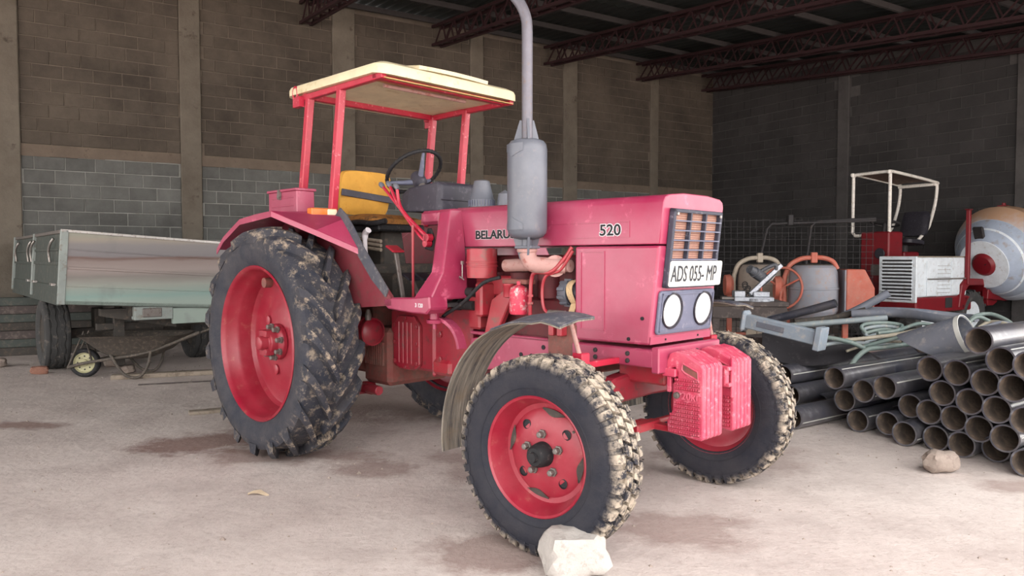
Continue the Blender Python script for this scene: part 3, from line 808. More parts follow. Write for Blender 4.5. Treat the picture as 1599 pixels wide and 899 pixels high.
# ---- engine
mb = MB(); mb.box(1.32, 2.14, -0.20, 0.20, 0.72, 1.12); mb.box(1.34, 2.08, -0.17, 0.17, 1.10, 1.36); mb.box(1.36, 2.0, -0.20, 0.20, 0.62, 0.74)
mb.build('engine_block', 'engine_dark', TR, bevel=0.015)
mb = MB()
for x in (1.46, 1.68, 1.90): mb.lathe([(0, 0.075), (0.14, 0.075)], (x, -0.16, 1.12), (0, 0, 1), 20)
mb.build('cylinder_barrels', 'engine_dark', TR, 40)
mb = MB(); mb.lathe([(1.225, 0.05), (1.228, 0.088), (1.29, 0.090), (1.292, 0.094), (1.300, 0.094), (1.302, 0.090), (1.312, 0.090), (1.314, 0.094), (1.322, 0.094), (1.324, 0.090), (1.395, 0.090), (1.40, 0.06)], (1.50, -0.315, 0), (0, 0, 1), 32)
ac = mb.build('air_cleaner', 'engine_paint', TR, 40)
mb = MB(); mb.cyl((1.395, -0.375, 1.22), (1.395, -0.375, 1.31), 0.004, n=8); mb.box(1.388, 1.402, -0.382, -0.368, 1.305, 1.325); mb.tube(bez([(1.38, -0.38, 1.22), (1.40, -0.40, 1.235), (1.44, -0.40, 1.215)], 5), 0.004, 6)
mb.build('clip_rod', 'bare_metal', ac)
mb = MB(); mb.box(1.36, 1.66, -0.24, -0.17, 1.12, 1.24); mb.box(1.46, 1.52, -0.34, -0.22, 1.0, 1.2); mb.box(1.36, 1.46, -0.30, -0.20, 0.92, 1.12); mb.build('injection_pump', 'engine_paint', TR, bevel=0.012)
mb = MB(); mb.prism([(1.50, 0.90), (1.60, 0.90), (1.74, 1.14), (1.66, 1.16), (1.56, 1.10)], -0.30, -0.26, 'y'); mb.build('mounting_bracket', 'engine_paint', TR, bevel=0.006)
mb = MB(); mb.cyl((1.28, -0.30, 1.14), (1.42, -0.30, 1.14), 0.028, n=14); mb.cyl((1.28, -0.30, 1.06), (1.42, -0.30, 1.06), 0.028, n=14); mb.cyl((1.24, -0.30, 1.14), (1.29, -0.30, 1.14), 0.034, n=12); mb.cyl((1.24, -0.30, 1.06), (1.29, -0.30, 1.06), 0.034, n=12)
mb.build('hydraulic_couplings', ['dark_steel'], TR, 40)
mb = MB(); mb.tube(bez([(1.20, -0.36, 0.985), (1.30, -0.42, 1.01), (1.46, -0.42, 1.09), (1.60, -0.40, 1.20), (1.70, -0.36, 1.235)], 8), 0.011, 8); mb.build('engine_hose', 'black_rubber', TR, 60)
# exhaust manifold and muffler
MX, MY = 1.945, -0.40
mb = MB(); mb.cyl((1.66, -0.27, 1.30), (1.84, -0.27, 1.305), 0.036, n=18); mb.cyl((1.84, -0.27, 1.305), (2.12, -0.25, 1.30), 0.034, n=18)
mb.lathe([(-0.006, 0.036), (0.0, 0.03)], (1.66, -0.27, 1.30), (1, 0, 0), 18)
for x in (1.72, 1.88, 2.04): mb.cyl((x, -0.14, 1.29), (x, -0.27, 1.30), 0.03, n=14)
mb.build('exhaust_manifold', 'manifold', TR, 50)
mb = MB(); mb.tube(bez([(2.10, -0.27, 1.30), (2.03, -0.33, 1.302), (1.97, -0.39, 1.315), (MX, MY, 1.375)], 8), [0.040] * 8 + [0.044] * 17, 16); mb.lathe([(-0.012, 0.058), (0.012, 0.058)], (2.06, -0.305, 1.30), (0.75, -0.66, 0.0), 20)
mb.lathe([(0, 0.05), (0.006, 0.055), (0.018, 0.055), (0.02, 0.03)], (MX, MY, 1.372), (0, 0, 1), 18)
mb.build('exhaust_elbow', 'manifold', TR, 50)
mb = MB(); mb.lathe([(1.440, 0.030), (1.445, 0.062), (1.455, 0.086), (1.475, 0.102), (1.50, 0.106), (1.915, 0.106), (1.94, 0.102), (1.958, 0.088), (1.966, 0.066), (1.968, 0.026)], (MX, MY, 0), (0, 0, 1), 40)
muf = mb.build('muffler', 'muffler_grey', TR, 30)
mb = MB(); mb.lathe([(1.39, 0.030), (1.45, 0.030)], (MX, MY, 0), (0, 0, 1), 20); mb.box(MX - 0.062, MX + 0.062, MY - 0.035, MY + 0.035, 1.392, 1.408); mb.build('flange', 'muffler_grey', muf, 40, bevel=0.003)
for zz, sg in ((1.968, 1), (1.44, -1)):
    for k in range(3):
        a = R(200) + k * R(120)
        d = Vector((math.cos(a), math.sin(a), 0)); p = Vector((-d.y, d.x, 0)) * 0.006
        base = Vector((MX, MY, zz))
        pts = [d * 0.028 + Vector((0, 0, sg * 0.10)), d * 0.040 + Vector((0, 0, sg * 0.105)), d * 0.082 + Vector((0, 0, -sg * 0.02)), d * 0.028 + Vector((0, 0, -sg * 0.0))]
        g = MB(); g.add([base + q - p for q in pts] + [base + q + p for q in pts], [(0, 1, 2, 3), (7, 6, 5, 4), (0, 4, 5, 1), (1, 5, 6, 2), (2, 6, 7, 3), (3, 7, 4, 0)])
        g.build('gusset', 'muffler_grey', muf)
for z0, z1, zm in ((1.968, 1.90, 1.87), (1.46, 1.52, 1.555)):
    g = []
    for i in range(7):
        a = R(232) + R(70) * i / 6; e = abs(i - 3) / 3
        zz = zm + (z1 - zm) * e
        g.append([(MX + 0.1075 * math.cos(a), MY + 0.1075 * math.sin(a), z) for z in (min(z0 - 0.03 * (1 if z0 > 1.7 else -1), zz), max(z0 - 0.03 * (1 if z0 > 1.7 else -1), zz))])
    MB().sheet(g, 0.004).build('saddle_plate', 'muffler_grey', muf, 40)
mb = MB(); mb.tube([(MX, MY, 1.96), (MX, MY, 2.50)] + bez([(MX, MY, 2.52), (MX - 0.008, MY, 2.60), (MX - 0.04, MY - 0.01, 2.68), (MX - 0.10, MY - 0.03, 2.76)], 5), 0.029, 18)
mb.build('exhaust_pipe', 'pipe_grey', TR, 50)
# filters, pipes, alternator
mb = MB(); mb.lathe([(1.03, 0.03), (1.035, 0.048), (1.05, 0.053), (1.155, 0.053), (1.18, 0.045), (1.195, 0.02)], (1.83, -0.345, 0), (0, 0, 1), 24); mb.cyl((1.83, -0.345, 1.19), (1.83, -0.345, 1.215), 0.012, n=8); mb.build('fuel_filter', 'filter_red', TR, 40)
mb = MB(); mb.lathe([(1.12, 0.02), (1.125, 0.032), (1.18, 0.034), (1.185, 0.038), (1.20, 0.038)], (1.74, -0.33, 0), (0, 0, 1), 18); mb.build('sediment_bowl', 'engine_paint', TR, 40)
mb = MB(); mb.box(1.69, 1.88, -0.34, -0.26, 1.198, 1.225); mb.build('filter_bracket', 'grimy_casting', TR, bevel=0.005)
mb = MB(); mb.tube(bez([(1.92, -0.35, 1.00), (1.93, -0.36, 1.12), (1.94, -0.36, 1.23), (1.97, -0.36, 1.265), (2.06, -0.34, 1.27), (2.12, -0.30, 1.34), (2.155, -0.28, 1.40)], 8), 0.011, 10); fp = mb.build('fuel_line', 'engine_paint', TR, 60)
for z in (1.10, 1.14):
    mb = MB(); mb.lathe([(-0.006, 0.017), (0.006, 0.017)], (1.932, -0.36, z), (0, 0, 1), 8); mb.build('union_nut', 'engine_paint', fp)
mb = MB(); mb.tube(bez([(2.06, -0.34, 1.04), (2.01, -0.34, 1.08), (2.0, -0.34, 1.18), (2.03, -0.34, 1.25), (2.10, -0.31, 1.28), (2.17, -0.29, 1.38)], 8), 0.009, 8); mb.build('fuel_line', 'engine_paint', TR, 60)
mb = MB(); mb.lathe([(2.03, 0.03), (2.035, 0.058), (2.05, 0.064), (2.10, 0.068)], (0, -0.205, 1.155), (1, 0, 0), 24)
alt = mb.build('alternator', 'muffler_grey', TR, 40)
mb = MB(); mb.lathe([(2.10, 0.062), (2.172, 0.062)], (0, -0.205, 1.155), (1, 0, 0), 24); mb.build('alternator_body', 'dark_plastic', alt, 40)
for k in range(10):
    a = 2 * math.pi * k / 10
    mb = MB(); mb.box(2.045, 2.09, -0.008, 0.008, 0.064, 0.075, None); me = mb
    me.v = [(x, -0.205 + y * math.cos(a) - z * math.sin(a), 1.155 + y * math.sin(a) + z * math.cos(a)) for x, y, z in me.v]; me.build('cooling_fin', 'muffler_grey', alt)
g = [[(x + 0.012 * math.sin(a * 2), -0.205 + 0.07 * math.cos(a), 1.155 + 0.07 * math.sin(a)) for x in (2.115, 2.155)] for a in [R(80) + R(150) * i / 12 for i in range(13)]] + [[(2.13, -0.275, 1.06), (2.168, -0.275, 1.06)]]
MB().sheet(g, 0.004).build('webbing_strap', 'strap_tan', TR, 50)
for x in (2.03, 2.09): m_ = MB(); m_.box(x, x + 0.035, -0.33, -0.28, 0.93, 1.06); m_.build('engine_mount', 'engine_paint', TR, bevel=0.005)
mb = MB(); mb.cyl((2.05, -0.34, 1.05), (2.16, -0.34, 1.05), 0.02, n=10); mb.build('tension_bolt', 'dull_metal', TR, 40)
mb = MB(); mb.box(1.98, 2.20, -0.28, 0.26, 0.72, 1.0); mb.build('timing_cover', 'grimy_casting', TR, bevel=0.01)

# ---- bonnet and nose
W2 = 0.278
def nose_x(z): return 2.640 + (z - 0.92) * 0.113
def hood_loop(x, lean, z0=1.408, z1=1.648, w=W2):
    pts = []
    for y, z in [(-w, z0), (-w, z1 - 0.045), (-w + 0.012, z1 - 0.018), (-w + 0.04, z1 - 0.004), (-w * 0.4, z1 + 0.008), (w * 0.4, z1 + 0.008), (w - 0.04, z1 - 0.004), (w - 0.012, z1 - 0.018), (w, z1 - 0.045), (w, z0)]:
        pts.append((x + (nose_x(z) - nose_x(1.40) if lean else 0), y, z))
    return pts
mb = MB(); mb.loft([hood_loop(1.20, False, z1=1.655), hood_loop(2.0, False, z1=1.652), hood_loop(2.60, False), hood_loop(2.692, True)])
hood = mb.build('bonnet', 'tractor_paint', TR, 40, bevel=0.004)
for s in (-1, 1):
    mb = MB(); y = s * (W2 + 0.001)
    for (xa, xb, za, zb) in ((1.40, 2.52, 1.520, 1.524), (1.40, 2.52, 1.444, 1.448), (2.517, 2.521, 1.444, 1.524)): mb.box(xa, xb, y - 0.002, y + 0.002, za, zb)
    mb.build('name_strip_edge', 'tractor_paint', hood)
lettering('badge_backing', 'BELARUS', 0.068, 'decal_white', hood, (1.405, -W2 - 0.0012, 1.456), (1, 0, 0), (0, 0, 1), 0.0006, 0.0045, 1.22)
lettering('badge_lettering', 'BELARUS', 0.068, 'ink_black', hood, (1.405, -W2 - 0.0024, 1.456), (1, 0, 0), (0, 0, 1), 0.0006, 0.0026, 1.22)
lettering('number_backing', '520', 0.078, 'decal_white', hood, (2.335, -W2 - 0.0012, 1.456), (1, 0, 0), (0, 0, 1), 0.0006, 0.005, 1.15)
lettering('number_lettering', '520', 0.078, 'ink_black', hood, (2.335, -W2 - 0.0024, 1.456), (1, 0, 0), (0, 0, 1), 0.0006, 0.0016, 1.15)
mb = MB(); mb.prism([(2.175, 0.915), (nose_x(0.92), 0.922), (nose_x(1.40), 1.402), (2.175, 1.402)], -W2 - 0.002, W2 + 0.002, 'y')
nose = mb.build('nose_cowl', 'tractor_paint', TR, bevel=0.012, seg=2)
for s in (-1, 1):
    mb = MB(); y = s * (W2 + 0.003)
    for (xa, xb, za, zb) in ((2.215, 2.37, 1.372, 1.377), (2.215, 2.37, 0.975, 0.980), (2.215, 2.220, 0.975, 1.377), (2.366, 2.371, 0.975, 1.377)): mb.box(xa, xb, y - 0.004, y + 0.004, za, zb)
    mb.build('panel_embossing', 'tractor_paint', nose)
for x, z in ((2.52, 0.945), (2.60, 1.05)):
    mb = MB(); mb.lathe([(0.0, 0.010), (-0.006, 0.009), (-0.007, 0)], (x, -W2 - 0.001, z), (0, 1, 0), 10); mb.build('panel_knob', 'ink_black', nose)
# nose face: everything on the leaning front plane
ND = Vector((0.113, 0, 1)).normalized(); NN = Vector((1, 0, -0.113)).normalized()
def N(y, z, off=0.0): return Vector((nose_x(z), y, z)) + NN * off
def nose_rect(mb, y0, y1, z0, z1, o0, o1, rad=0.0):
    if rad:
        pts = []
        for cy, cz, a0 in ((y1 - rad, z0 + rad, -90), (y1 - rad, z1 - rad, 0), (y0 + rad, z1 - rad, 90), (y0 + rad, z0 + rad, 180)):
            for k in range(5):
                a = R(a0 + k * 22.5); pts.append((cy + rad * math.cos(a), cz + rad * math.sin(a)))
    else: pts = [(y0, z0), (y1, z0), (y1, z1), (y0, z1)]
    n = len(pts); vs = [N(y, z, o0) for y, z in pts] + [N(y, z, o1) for y, z in pts]
    return mb.add(vs, [tuple(reversed(range(n))), tuple(range(n, 2 * n))] + [(i, (i + 1) % n, (i + 1) % n + n, i + n) for i in range(n)])
gr = MB()
for r_ in ((-0.225, 0.225, 1.562, 1.580), (-0.225, -0.205, 1.20, 1.580), (0.205, 0.225, 1.20, 1.580), (-0.225, 0.225, 1.20, 1.22)): nose_rect(gr, *r_, 0.0, 0.030)
grille = gr.build('grille', 'grille_black', TR, bevel=0.003)
mb = MB(); nose_rect(mb, -0.21, 0.21, 1.21, 1.57, 0.001, 0.006); mb.build('radiator_core', 'radiator_core', grille)
fin = MB(); nose_rect(fin, -0.207, 0.207, 0.0, 0.0016, 0.0, 0.004)
for k in range(26):
    z = 1.30 + k * 0.0102
    f_ = MB(); nose_rect(f_, -0.205, 0.205, z, z + 0.0022, 0.006, 0.009); f_.build('core_fin', 'grimy_casting', grille)
for k in range(5):
    z = 1.335 + k * 0.0465
    b_ = MB(); nose_rect(b_, -0.215, 0.215, z, z + 0.006, 0.012, 0.032); b_.build('grille_slat', 'panel_grey', grille)
for y in (-0.078, 0.062):
    b_ = MB(); nose_rect(b_, y, y + 0.012, 1.30, 1.57, 0.009, 0.030); b_.build('grille_bar', 'grille_black', grille)
for y in (-0.20, 0.20):
    s_ = MB(); s_.lathe([(0, 0.009), (0.006, 0.008), (0.007, 0)], N(y, 1.556, 0.03), NN, 10); s_.build('grille_screw', 'bare_metal', grille)
mb = MB(); nose_rect(mb, -0.222, 0.262, 1.208, 1.332, 0.032, 0.036, 0.012); plate = mb.build('number_plate', 'plate_white', TR)
lettering('plate_number', 'ADS 055- MP', 0.112, 'plate_ink', plate, N(-0.212, 1.232, 0.0372), (0, 1, 0), ND, 0.0004, 0.0, 0.68, bold=0.0028)
lp = MB(); nose_rect(lp, -0.250, 0.255, 0.972, 1.185, 0.0, 0.016, 0.02); lampp = lp.build('headlight_panel', 'panel_grey', TR, bevel=0.004)
b_ = MB()
for r_ in ((-0.235, 0.240, 0.985, 0.992), (-0.235, 0.240, 1.166, 1.173), (-0.235, -0.228, 0.985, 1.173), (0.233, 0.240, 0.985, 1.173)): nose_rect(b_, *r_, 0.015, 0.021)
b_.build('panel_lip', 'panel_grey', lampp)
for y in (-0.140, 0.148):
    c = N(y, 1.087, 0.012)
    r_ = MB(); r_.lathe([(0.0, 0.090), (0.012, 0.089), (0.014, 0.084), (0.008, 0.080), (0.004, 0.080), (0.0, 0.082)], c, NN, 32, closed=True); hl = r_.build('headlight', 'dark_plastic', lampp, 40)
    r_ = MB(); r_.lathe([(0.003, 0.0805), (0.010, 0.070), (0.016, 0.05), (0.02, 0.025), (0.021, 0.0)], c, NN, 32); r_.build('lens', 'headlight_glass', hl, 60)
mb = MB(); nose_rect(mb, -W2, W2, 0.926, 0.962, 0.0, 0.004); nl = mb.build('nose_apron', 'tractor_paint', TR)
for y in (-0.15, 0.15):
    s_ = MB(); s_.lathe([(0, 0.006), (0.004, 0.005)], N(y, 0.944, 0.004), NN, 8); s_.build('rivet', 'dark_steel', nl)

# ---- front weights: two packs of five plates
plate_poly = [(2.700, 0.835), (2.722, 0.880), (2.750, 0.893), (2.800, 0.885), (2.885, 0.845), (2.895, 0.83), (2.897, 0.50), (2.885, 0.488), (2.705, 0.502), (2.698, 0.56), (2.728, 0.61), (2.728, 0.74), (2.722, 0.752), (2.722, 0.80), (2.752, 0.80), (2.752, 0.83), (2.735, 0.845), (2.715, 0.845), (2.712, 0.76), (2.700, 0.765)]
plate_poly = [(2.694, 0.845), (2.712, 0.885), (2.745, 0.898), (2.800, 0.888), (2.885, 0.845), (2.896, 0.83), (2.897, 0.50), (2.885, 0.488), (2.705, 0.504), (2.698, 0.56), (2.730, 0.615), (2.730, 0.745), (2.755, 0.765), (2.758, 0.80), (2.742, 0.822), (2.720, 0.815), (2.714, 0.76), (2.694, 0.765)]
hole = [(2.790, 0.845), (2.868, 0.812), (2.872, 0.772), (2.800, 0.800), (2.784, 0.815)]
th_ = 0.033
for pk, y0 in ((0, -0.215), (1, 0.075)):
    for k in range(5):
        ya = y0 + k * (th_ + 0.004)
        mb = MB(); mb.prism(plate_poly, ya, ya + th_, 'y')
        w = mb.build('front_weight', 'weight_red', TR, bevel=0.009, seg=2, label='cast red ballast plate marked 20 kilograms' if k == 0 else None)
        if k == 0:
            h_ = MB(); h_.prism(hole, ya - 0.003, ya + 0.001, 'y'); h_.build('hand_hole', 'grimy_casting', w, bevel=0.002)
            e_ = MB(); pts = [(x, ya - 0.004, z) for x, z in hole]; e_.tube(pts, 0.005, 6, True); e_.build('hand_hole_rim', 'weight_red', w, 40)
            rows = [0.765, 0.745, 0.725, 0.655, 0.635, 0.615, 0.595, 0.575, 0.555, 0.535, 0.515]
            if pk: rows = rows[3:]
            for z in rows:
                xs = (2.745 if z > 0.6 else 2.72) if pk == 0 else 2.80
                b_ = MB(); b_.box(xs - 0.003, 2.878, ya - 0.0015, ya + 0.001, z - 0.008, z + 0.006); b_.build('grip_shade_strip', 'gearbox_paint', w)  # shade between the grip teeth, put in as a darker strip
                r_ = MB(); x = xs
                while x < 2.872:
                    r_.box(x, x + 0.0075, ya - 0.006, ya, z - 0.004, z + 0.005); x += 0.0125
                o_ = r_.build('grip_row', 'weight_red', w); o_['kind'] = 'stuff'
            if pk == 0:
                b_ = MB(); b_.lathe([(0, 0.016), (-0.012, 0.016), (-0.014, 0.010), (-0.022, 0.010), (-0.023, 0)], (2.757, ya, 0.690), (0, 1, 0), 12); b_.build('tie_bolt', 'dull_metal', w, 40)
                lettering('weight_lettering', '20\u043a\u0433', 0.050, 'weight_pale', w, (2.785, ya - 0.004, 0.675), (1, 0, 0), (0, 0, 1), 0.006, 0.001, 1.0)
                t_ = MB(); t_.box(2.70, 2.722, ya - 0.004, ya + 0.02, 0.70, 0.80); t_.build('hook_lug', 'weight_red', w, bevel=0.003)
mb = MB(); mb.cyl((2.757, -0.225, 0.69), (2.757, 0.27, 0.69), 0.011, n=10); mb.build('tie_rod', 'dull_metal', TR, 40)
mb = MB(); mb.box(2.68, 2.755, -0.23, 0.27, 0.775, 0.815); mb.box(2.66, 2.71, -0.12, 0.14, 0.70, 0.83); mb.build('weight_carrier', 'weight_red', TR, bevel=0.005)
mb = MB(); mb.box(2.72, 2.90, 0.02, 0.06, 0.795, 0.815); mb.box(2.72, 2.90, 0.02, 0.06, 0.715, 0.735); mb.cyl((2.87, 0.035, 0.72), (2.87, 0.035, 0.81), 0.018, n=14); mb.cyl((2.895, 0.055, 0.66), (2.895, 0.055, 0.86), 0.009, n=10)
mb.build('tow_pin', 'weight_red', TR, 40, bevel=0.003)

# ---- cab: floor, cowl, dash, seat
mb = MB(); mb.box(0.55, 1.30, -0.55, 0.55, 1.05, 1.075); mb.build('cab_floor', 'floor_mat', TR)
for s in (-1, 1):
    mb = MB(); a, b = sorted((s * 0.60, s * 0.575))
    mb.prism([(0.55, 1.02), (1.0, 1.055), (1.0, 1.10), (0.62, 1.46), (0.45, 1.62), (-0.45, 1.60), (-0.55, 1.30), (-0.45, 1.15), (0.40, 1.0)], a, b, 'y'); mb.build('fender_side', 'fender_inner', TR)
    # step and pillar on each side of the footwell
    st = MB(); a, b = sorted((s * 0.60, s * 0.46))
    st.prism([(0.92, 1.06), (0.96, 1.035), (1.20, 1.02), (1.33, 1.02), (1.37, 1.05), (1.36, 1.125), (1.20, 1.11), (0.93, 1.10)], a, b, 'y')
    step = st.build('step_plate', 'tractor_paint', TR, bevel=0.008)
    pl = MB(); yo, yi = s * 0.595, s * 0.30
    pl.add([(1.20, yo, 1.10), (1.36, yo, 1.10), (1.36, yi, 1.10), (1.20, yi, 1.10), (1.26, s * 0.50, 1.26), (1.36, s * 0.50, 1.26), (1.36, yi, 1.26), (1.10, yi, 1.26),
            (1.17, s * 0.36, 1.62), (1.27, s * 0.36, 1.64), (1.27, s * 0.26, 1.64), (1.06, s * 0.26, 1.62)],
           [(0, 1, 5, 4), (1, 2, 6, 5), (2, 3, 7, 6), (3, 0, 4, 7), (4, 5, 9, 8), (5, 6, 10, 9), (6, 7, 11, 10), (7, 4, 8, 11), (8, 9, 10, 11), (3, 2, 1, 0)])
    pil = pl.build('cowl_pillar', 'tractor_paint', TR, bevel=0.012, seg=2)
    if s < 0:
        lettering('step_marking', '3 120', 0.032, 'decal_white', step, (1.235, -0.602, 1.058), (1, 0, 0), (0, 0, 1), 0.0006, 0.001)
mb = MB(); mb.box(1.06, 1.24, -0.30, 0.30, 1.075, 1.645); mb.build('dash_cowl', 'tractor_paint', TR, bevel=0.02)
mb = MB(); mb.box(1.095, 1.15, -0.305, -0.298, 1.47, 1.60); mb.build('instruction_plate', 'dull_metal', TR)
mb = MB(); mb.prism([(0.96, 1.40), (1.04, 1.385), (1.06, 1.46), (1.03, 1.53), (0.99, 1.53)], -0.315, -0.30, 'y'); mb.build('lever_gate', 'black_rubber', TR, bevel=0.006)
dash = MB(); dash.loft([[(0.52, y, 1.66) for y in (-0.17, 0.17)] + [(0.52, y, 1.78) for y in (0.16, -0.16)], [(0.62, y, 1.655) for y in (-0.185, 0.185)] + [(0.62, y, 1.82) for y in (0.175, -0.175)],
                        [(0.92, y, 1.645) for y in (-0.185, 0.185)] + [(0.92, y, 1.84) for y in (0.175, -0.175)], [(0.97, y, 1.645) for y in (-0.18, 0.18)] + [(0.955, y, 1.82) for y in (0.16, -0.16)]])
dsh = dash.build('instrument_box', 'dash_dark', TR, bevel=0.012, seg=2)
mb = MB(); mb.box(0.962, 0.974, -0.18, 0.18, 1.72, 1.726); mb.build('seam_lip', 'dash_dark', dsh)
mb = MB(); mb.box(0.80, 1.20, -0.22, 0.22, 1.56, 1.65); mb.build('cowl_top', 'tractor_paint', TR, bevel=0.02)
# air pre-cleaner
mb = MB(); mb.lathe([(1.66, 0.072), (1.668, 0.082), (1.715, 0.084), (1.722, 0.078), (1.80, 0.058), (1.835, 0.050), (1.842, 0.035), (1.842, 0)], (1.16, 0.0, 0), (0, 0, 1), 32); pre = mb.build('pre_cleaner', 'muffler_grey', TR, 40)
vane = MB(); vane.box(0.078, 0.088, -0.003, 0.003, 1.674, 1.712); vm = vane.mesh('vane', 'panel_grey')
for k in range(28): inst(vm, 'vane', pre, (1.16, 0, 0), (0, 0, 2 * math.pi * k / 28))
mb = MB(); mb.lathe([(1.655, 0.05), (1.69, 0.05), (1.75, 0.04), (1.775, 0.0)], (1.31, 0.06, 0), (0, 0, 1), 24); mb.cyl((1.36, 0.06, 1.68), (1.41, 0.06, 1.70), 0.01, n=8); mb.build('filler_cap', 'muffler_grey', TR, 40)
# steering wheel
SC = Vector((0.455, 0.0, 1.955)); SN = Vector((-0.64, 0, 0.77)).normalized(); SX, SY, _ = basis(SN)
ring = [SC + (SX * math.cos(2 * math.pi * i / 72) + SY * math.sin(2 * math.pi * i / 72)) * 0.205 for i in range(72)]
mb = MB(); mb.tube(ring, [0.0125 if i % 2 else 0.0155 for i in range(72)], 10, True); sw = mb.build('steering_wheel', 'black_rubber', TR, 60)
hubp = SC - SN * 0.085
mb = MB(); mb.lathe([(-0.05, 0.03), (-0.03, 0.05), (0.03, 0.052), (0.055, 0.04), (0.06, 0.0)], hubp, SN, 20); mb.build('wheel_hub', 'dash_dark', sw, 40)
for a in (80, 200, 320):
    d = SX * math.cos(R(a)) + SY * math.sin(R(a))
    mb = MB(); mb.tube([hubp + d * 0.03, hubp + d * 0.10 + SN * 0.03, SC + d * 0.198], [0.022, 0.017, 0.010], 8); mb.build('spoke', 'panel_grey', sw, 50)
mb = MB(); mb.cyl(hubp - SN * 0.05, hubp - SN * 0.30, 0.028, n=14); mb.build('steering_column', 'dull_metal', TR, 40)
mb = MB(); mb.lathe([(0, 0.05), (0.02, 0.05), (0.04, 0.02)], hubp - SN * 0.09, -SN, 16); mb.build('column_collar', 'bare_metal', TR, 40)
# seat
def cushion(mb, c, size, rot=None, nu=10, nv=10, puff=0.03):
    sx, sy, sz = size; pts = lambda a, b, s: Vector(((a - .5) * sx * (1 - 0.10 * abs(2 * b - 1) ** 5), (b - .5) * sy * (1 - 0.10 * abs(2 * a - 1) ** 5), s * (sz / 2 + puff * (1 - (2 * a - 1) ** 4) * (1 - (2 * b - 1) ** 4) - puff / 2)))
    for s in (1, -1):
        g = [[pts(i / nu, j / nv, s) for j in range(nv + 1)] for i in range(nu + 1)]
        vs = [(rot @ p if rot else p) + Vector(c) for row in g for p in row]
        fs = [(i * (nv + 1) + j, (i + 1) * (nv + 1) + j, (i + 1) * (nv + 1) + j + 1, i * (nv + 1) + j + 1) for i in range(nu) for j in range(nv)]
        mb.add(vs, fs)
    # sides
    def edge(a, b): return [(rot @ pts(a, b, s) if rot else pts(a, b, s)) + Vector(c) for s in (1, -1)]
    loop = [(i / nu, 0) for i in range(nu)] + [(1, j / nv) for j in range(nv)] + [(1 - i / nu, 1) for i in range(nu)] + [(0, 1 - j / nv) for j in range(nv)]
    vs = [p for a, b in loop for p in edge(a, b)]; n = len(loop)
    mb.add(vs, [(2 * i, 2 * i + 1, (2 * i + 3) % (2 * n), (2 * i + 2) % (2 * n)) for i in range(n)])
    return mb
mb = cushion(MB(), (-0.11, -0.035, 1.835), (0.085, 0.42, 0.0), None)
mb = MB(); cushion(mb, (-0.12, -0.035, 1.835), (0.33, 0.44, 0.07), ry(R(-80)), puff=0.025)
sb = mb.build('seat_back', 'seat_yellow', TR, 60, bevel=0.02, seg=3)
mb = MB(); mb.bar((-0.075, -0.26, 1.83), (-0.072, 0.195, 1.79), 0.012, 0.05); mb.build('seat_strap', 'dash_dark', sb, bevel=0.003)
mb = MB(); cushion(mb, (0.13, -0.035, 1.615), (0.44, 0.44, 0.07), ry(R(4)), puff=0.03); sc_ = mb.build('seat_cushion', 'seat_brown', TR, 60, bevel=0.015, seg=2)
mb = MB(); mb.box(-0.10, 0.36, -0.24, 0.17, 1.535, 1.585); mb.build('seat_pan', 'black_rubber', TR, bevel=0.01)
mb = MB(); mb.tube(bez([(-0.12, -0.25, 1.57), (0.10, -0.26, 1.60), (0.30, -0.26, 1.585), (0.42, -0.22, 1.60)], 6), 0.02, 8); mb.build('torn_cover', 'black_rubber', TR, 60)
mb = MB(); mb.box(0.0, 0.28, -0.16, 0.10, 1.12, 1.54, taper=(0.7, 0.7)); mb.build('seat_pedestal', 'chassis_dark', TR, bevel=0.02)
mb = MB(); mb.box(-0.35, 0.42, -0.45, 0.45, 1.02, 1.30); mb.box(0.40, 0.62, -0.30, 0.30, 1.06, 1.24); mb.build('rear_deck', 'chassis_dark', TR, bevel=0.02)
mb = MB()
for z in (1.47, 1.44, 1.41): mb.tube(bez([(-0.02, -0.24, z), (0.16, -0.25, z + 0.01), (0.36, -0.22, z - 0.01)], 5), 0.013, 8)
mb.build('seat_springs', 'pale_ply', TR, 60)
# control levers
for k, (xt, xb, y) in enumerate(((0.555, 1.03, -0.345), (0.635, 1.035, -0.345), (0.715, 1.045, -0.345))):
    z0 = 1.825 - 0.02 * (k == 2)
    mb = MB(); mb.tube(bez([(xb, y, 1.435 if k == 0 else 1.47), (xb - 0.09, y - 0.005, 1.53 if k else 1.50), (xb - 0.28, y, 1.665), (xt, y, z0)], 6), 0.0105, 10)
    lv = mb.build('control_lever', 'post_red', TR, 60)
    mb = MB(); d = Vector((xt - xb, 0, z0 - 1.47)).normalized(); mb.lathe([(-0.02, 0.012), (0.0, 0.017), (0.02, 0.017), (0.034, 0.008)], (xt, y, z0), d, 12); mb.build('lever_knob', 'muffler_grey', lv, 50)
    mb = MB(); mb.lathe([(-0.02, 0.024), (0.02, 0.024)], (xb, y, 1.435 if k == 0 else 1.47), (0, 1, 0), 14); mb.build('lever_boss', 'post_red', lv, 40)
mb = MB(); mb.tube(bez([(0.44, -0.40, 1.30), (0.46, -0.42, 1.42), (0.46, -0.42, 1.50), (0.50, -0.42, 1.53)], 6), [0.016] * 10 + [0.022] * 9, 10); hb = mb.build('hand_lever', 'decal_white', TR, 60)
mb = MB(); mb.lathe([(0, 0.03), (0.05, 0.03), (0.08, 0.02)], (0.44, -0.40, 1.26), (0, 0, 1), 12); mb.build('lever_boss', 'engine_paint', hb, 40)
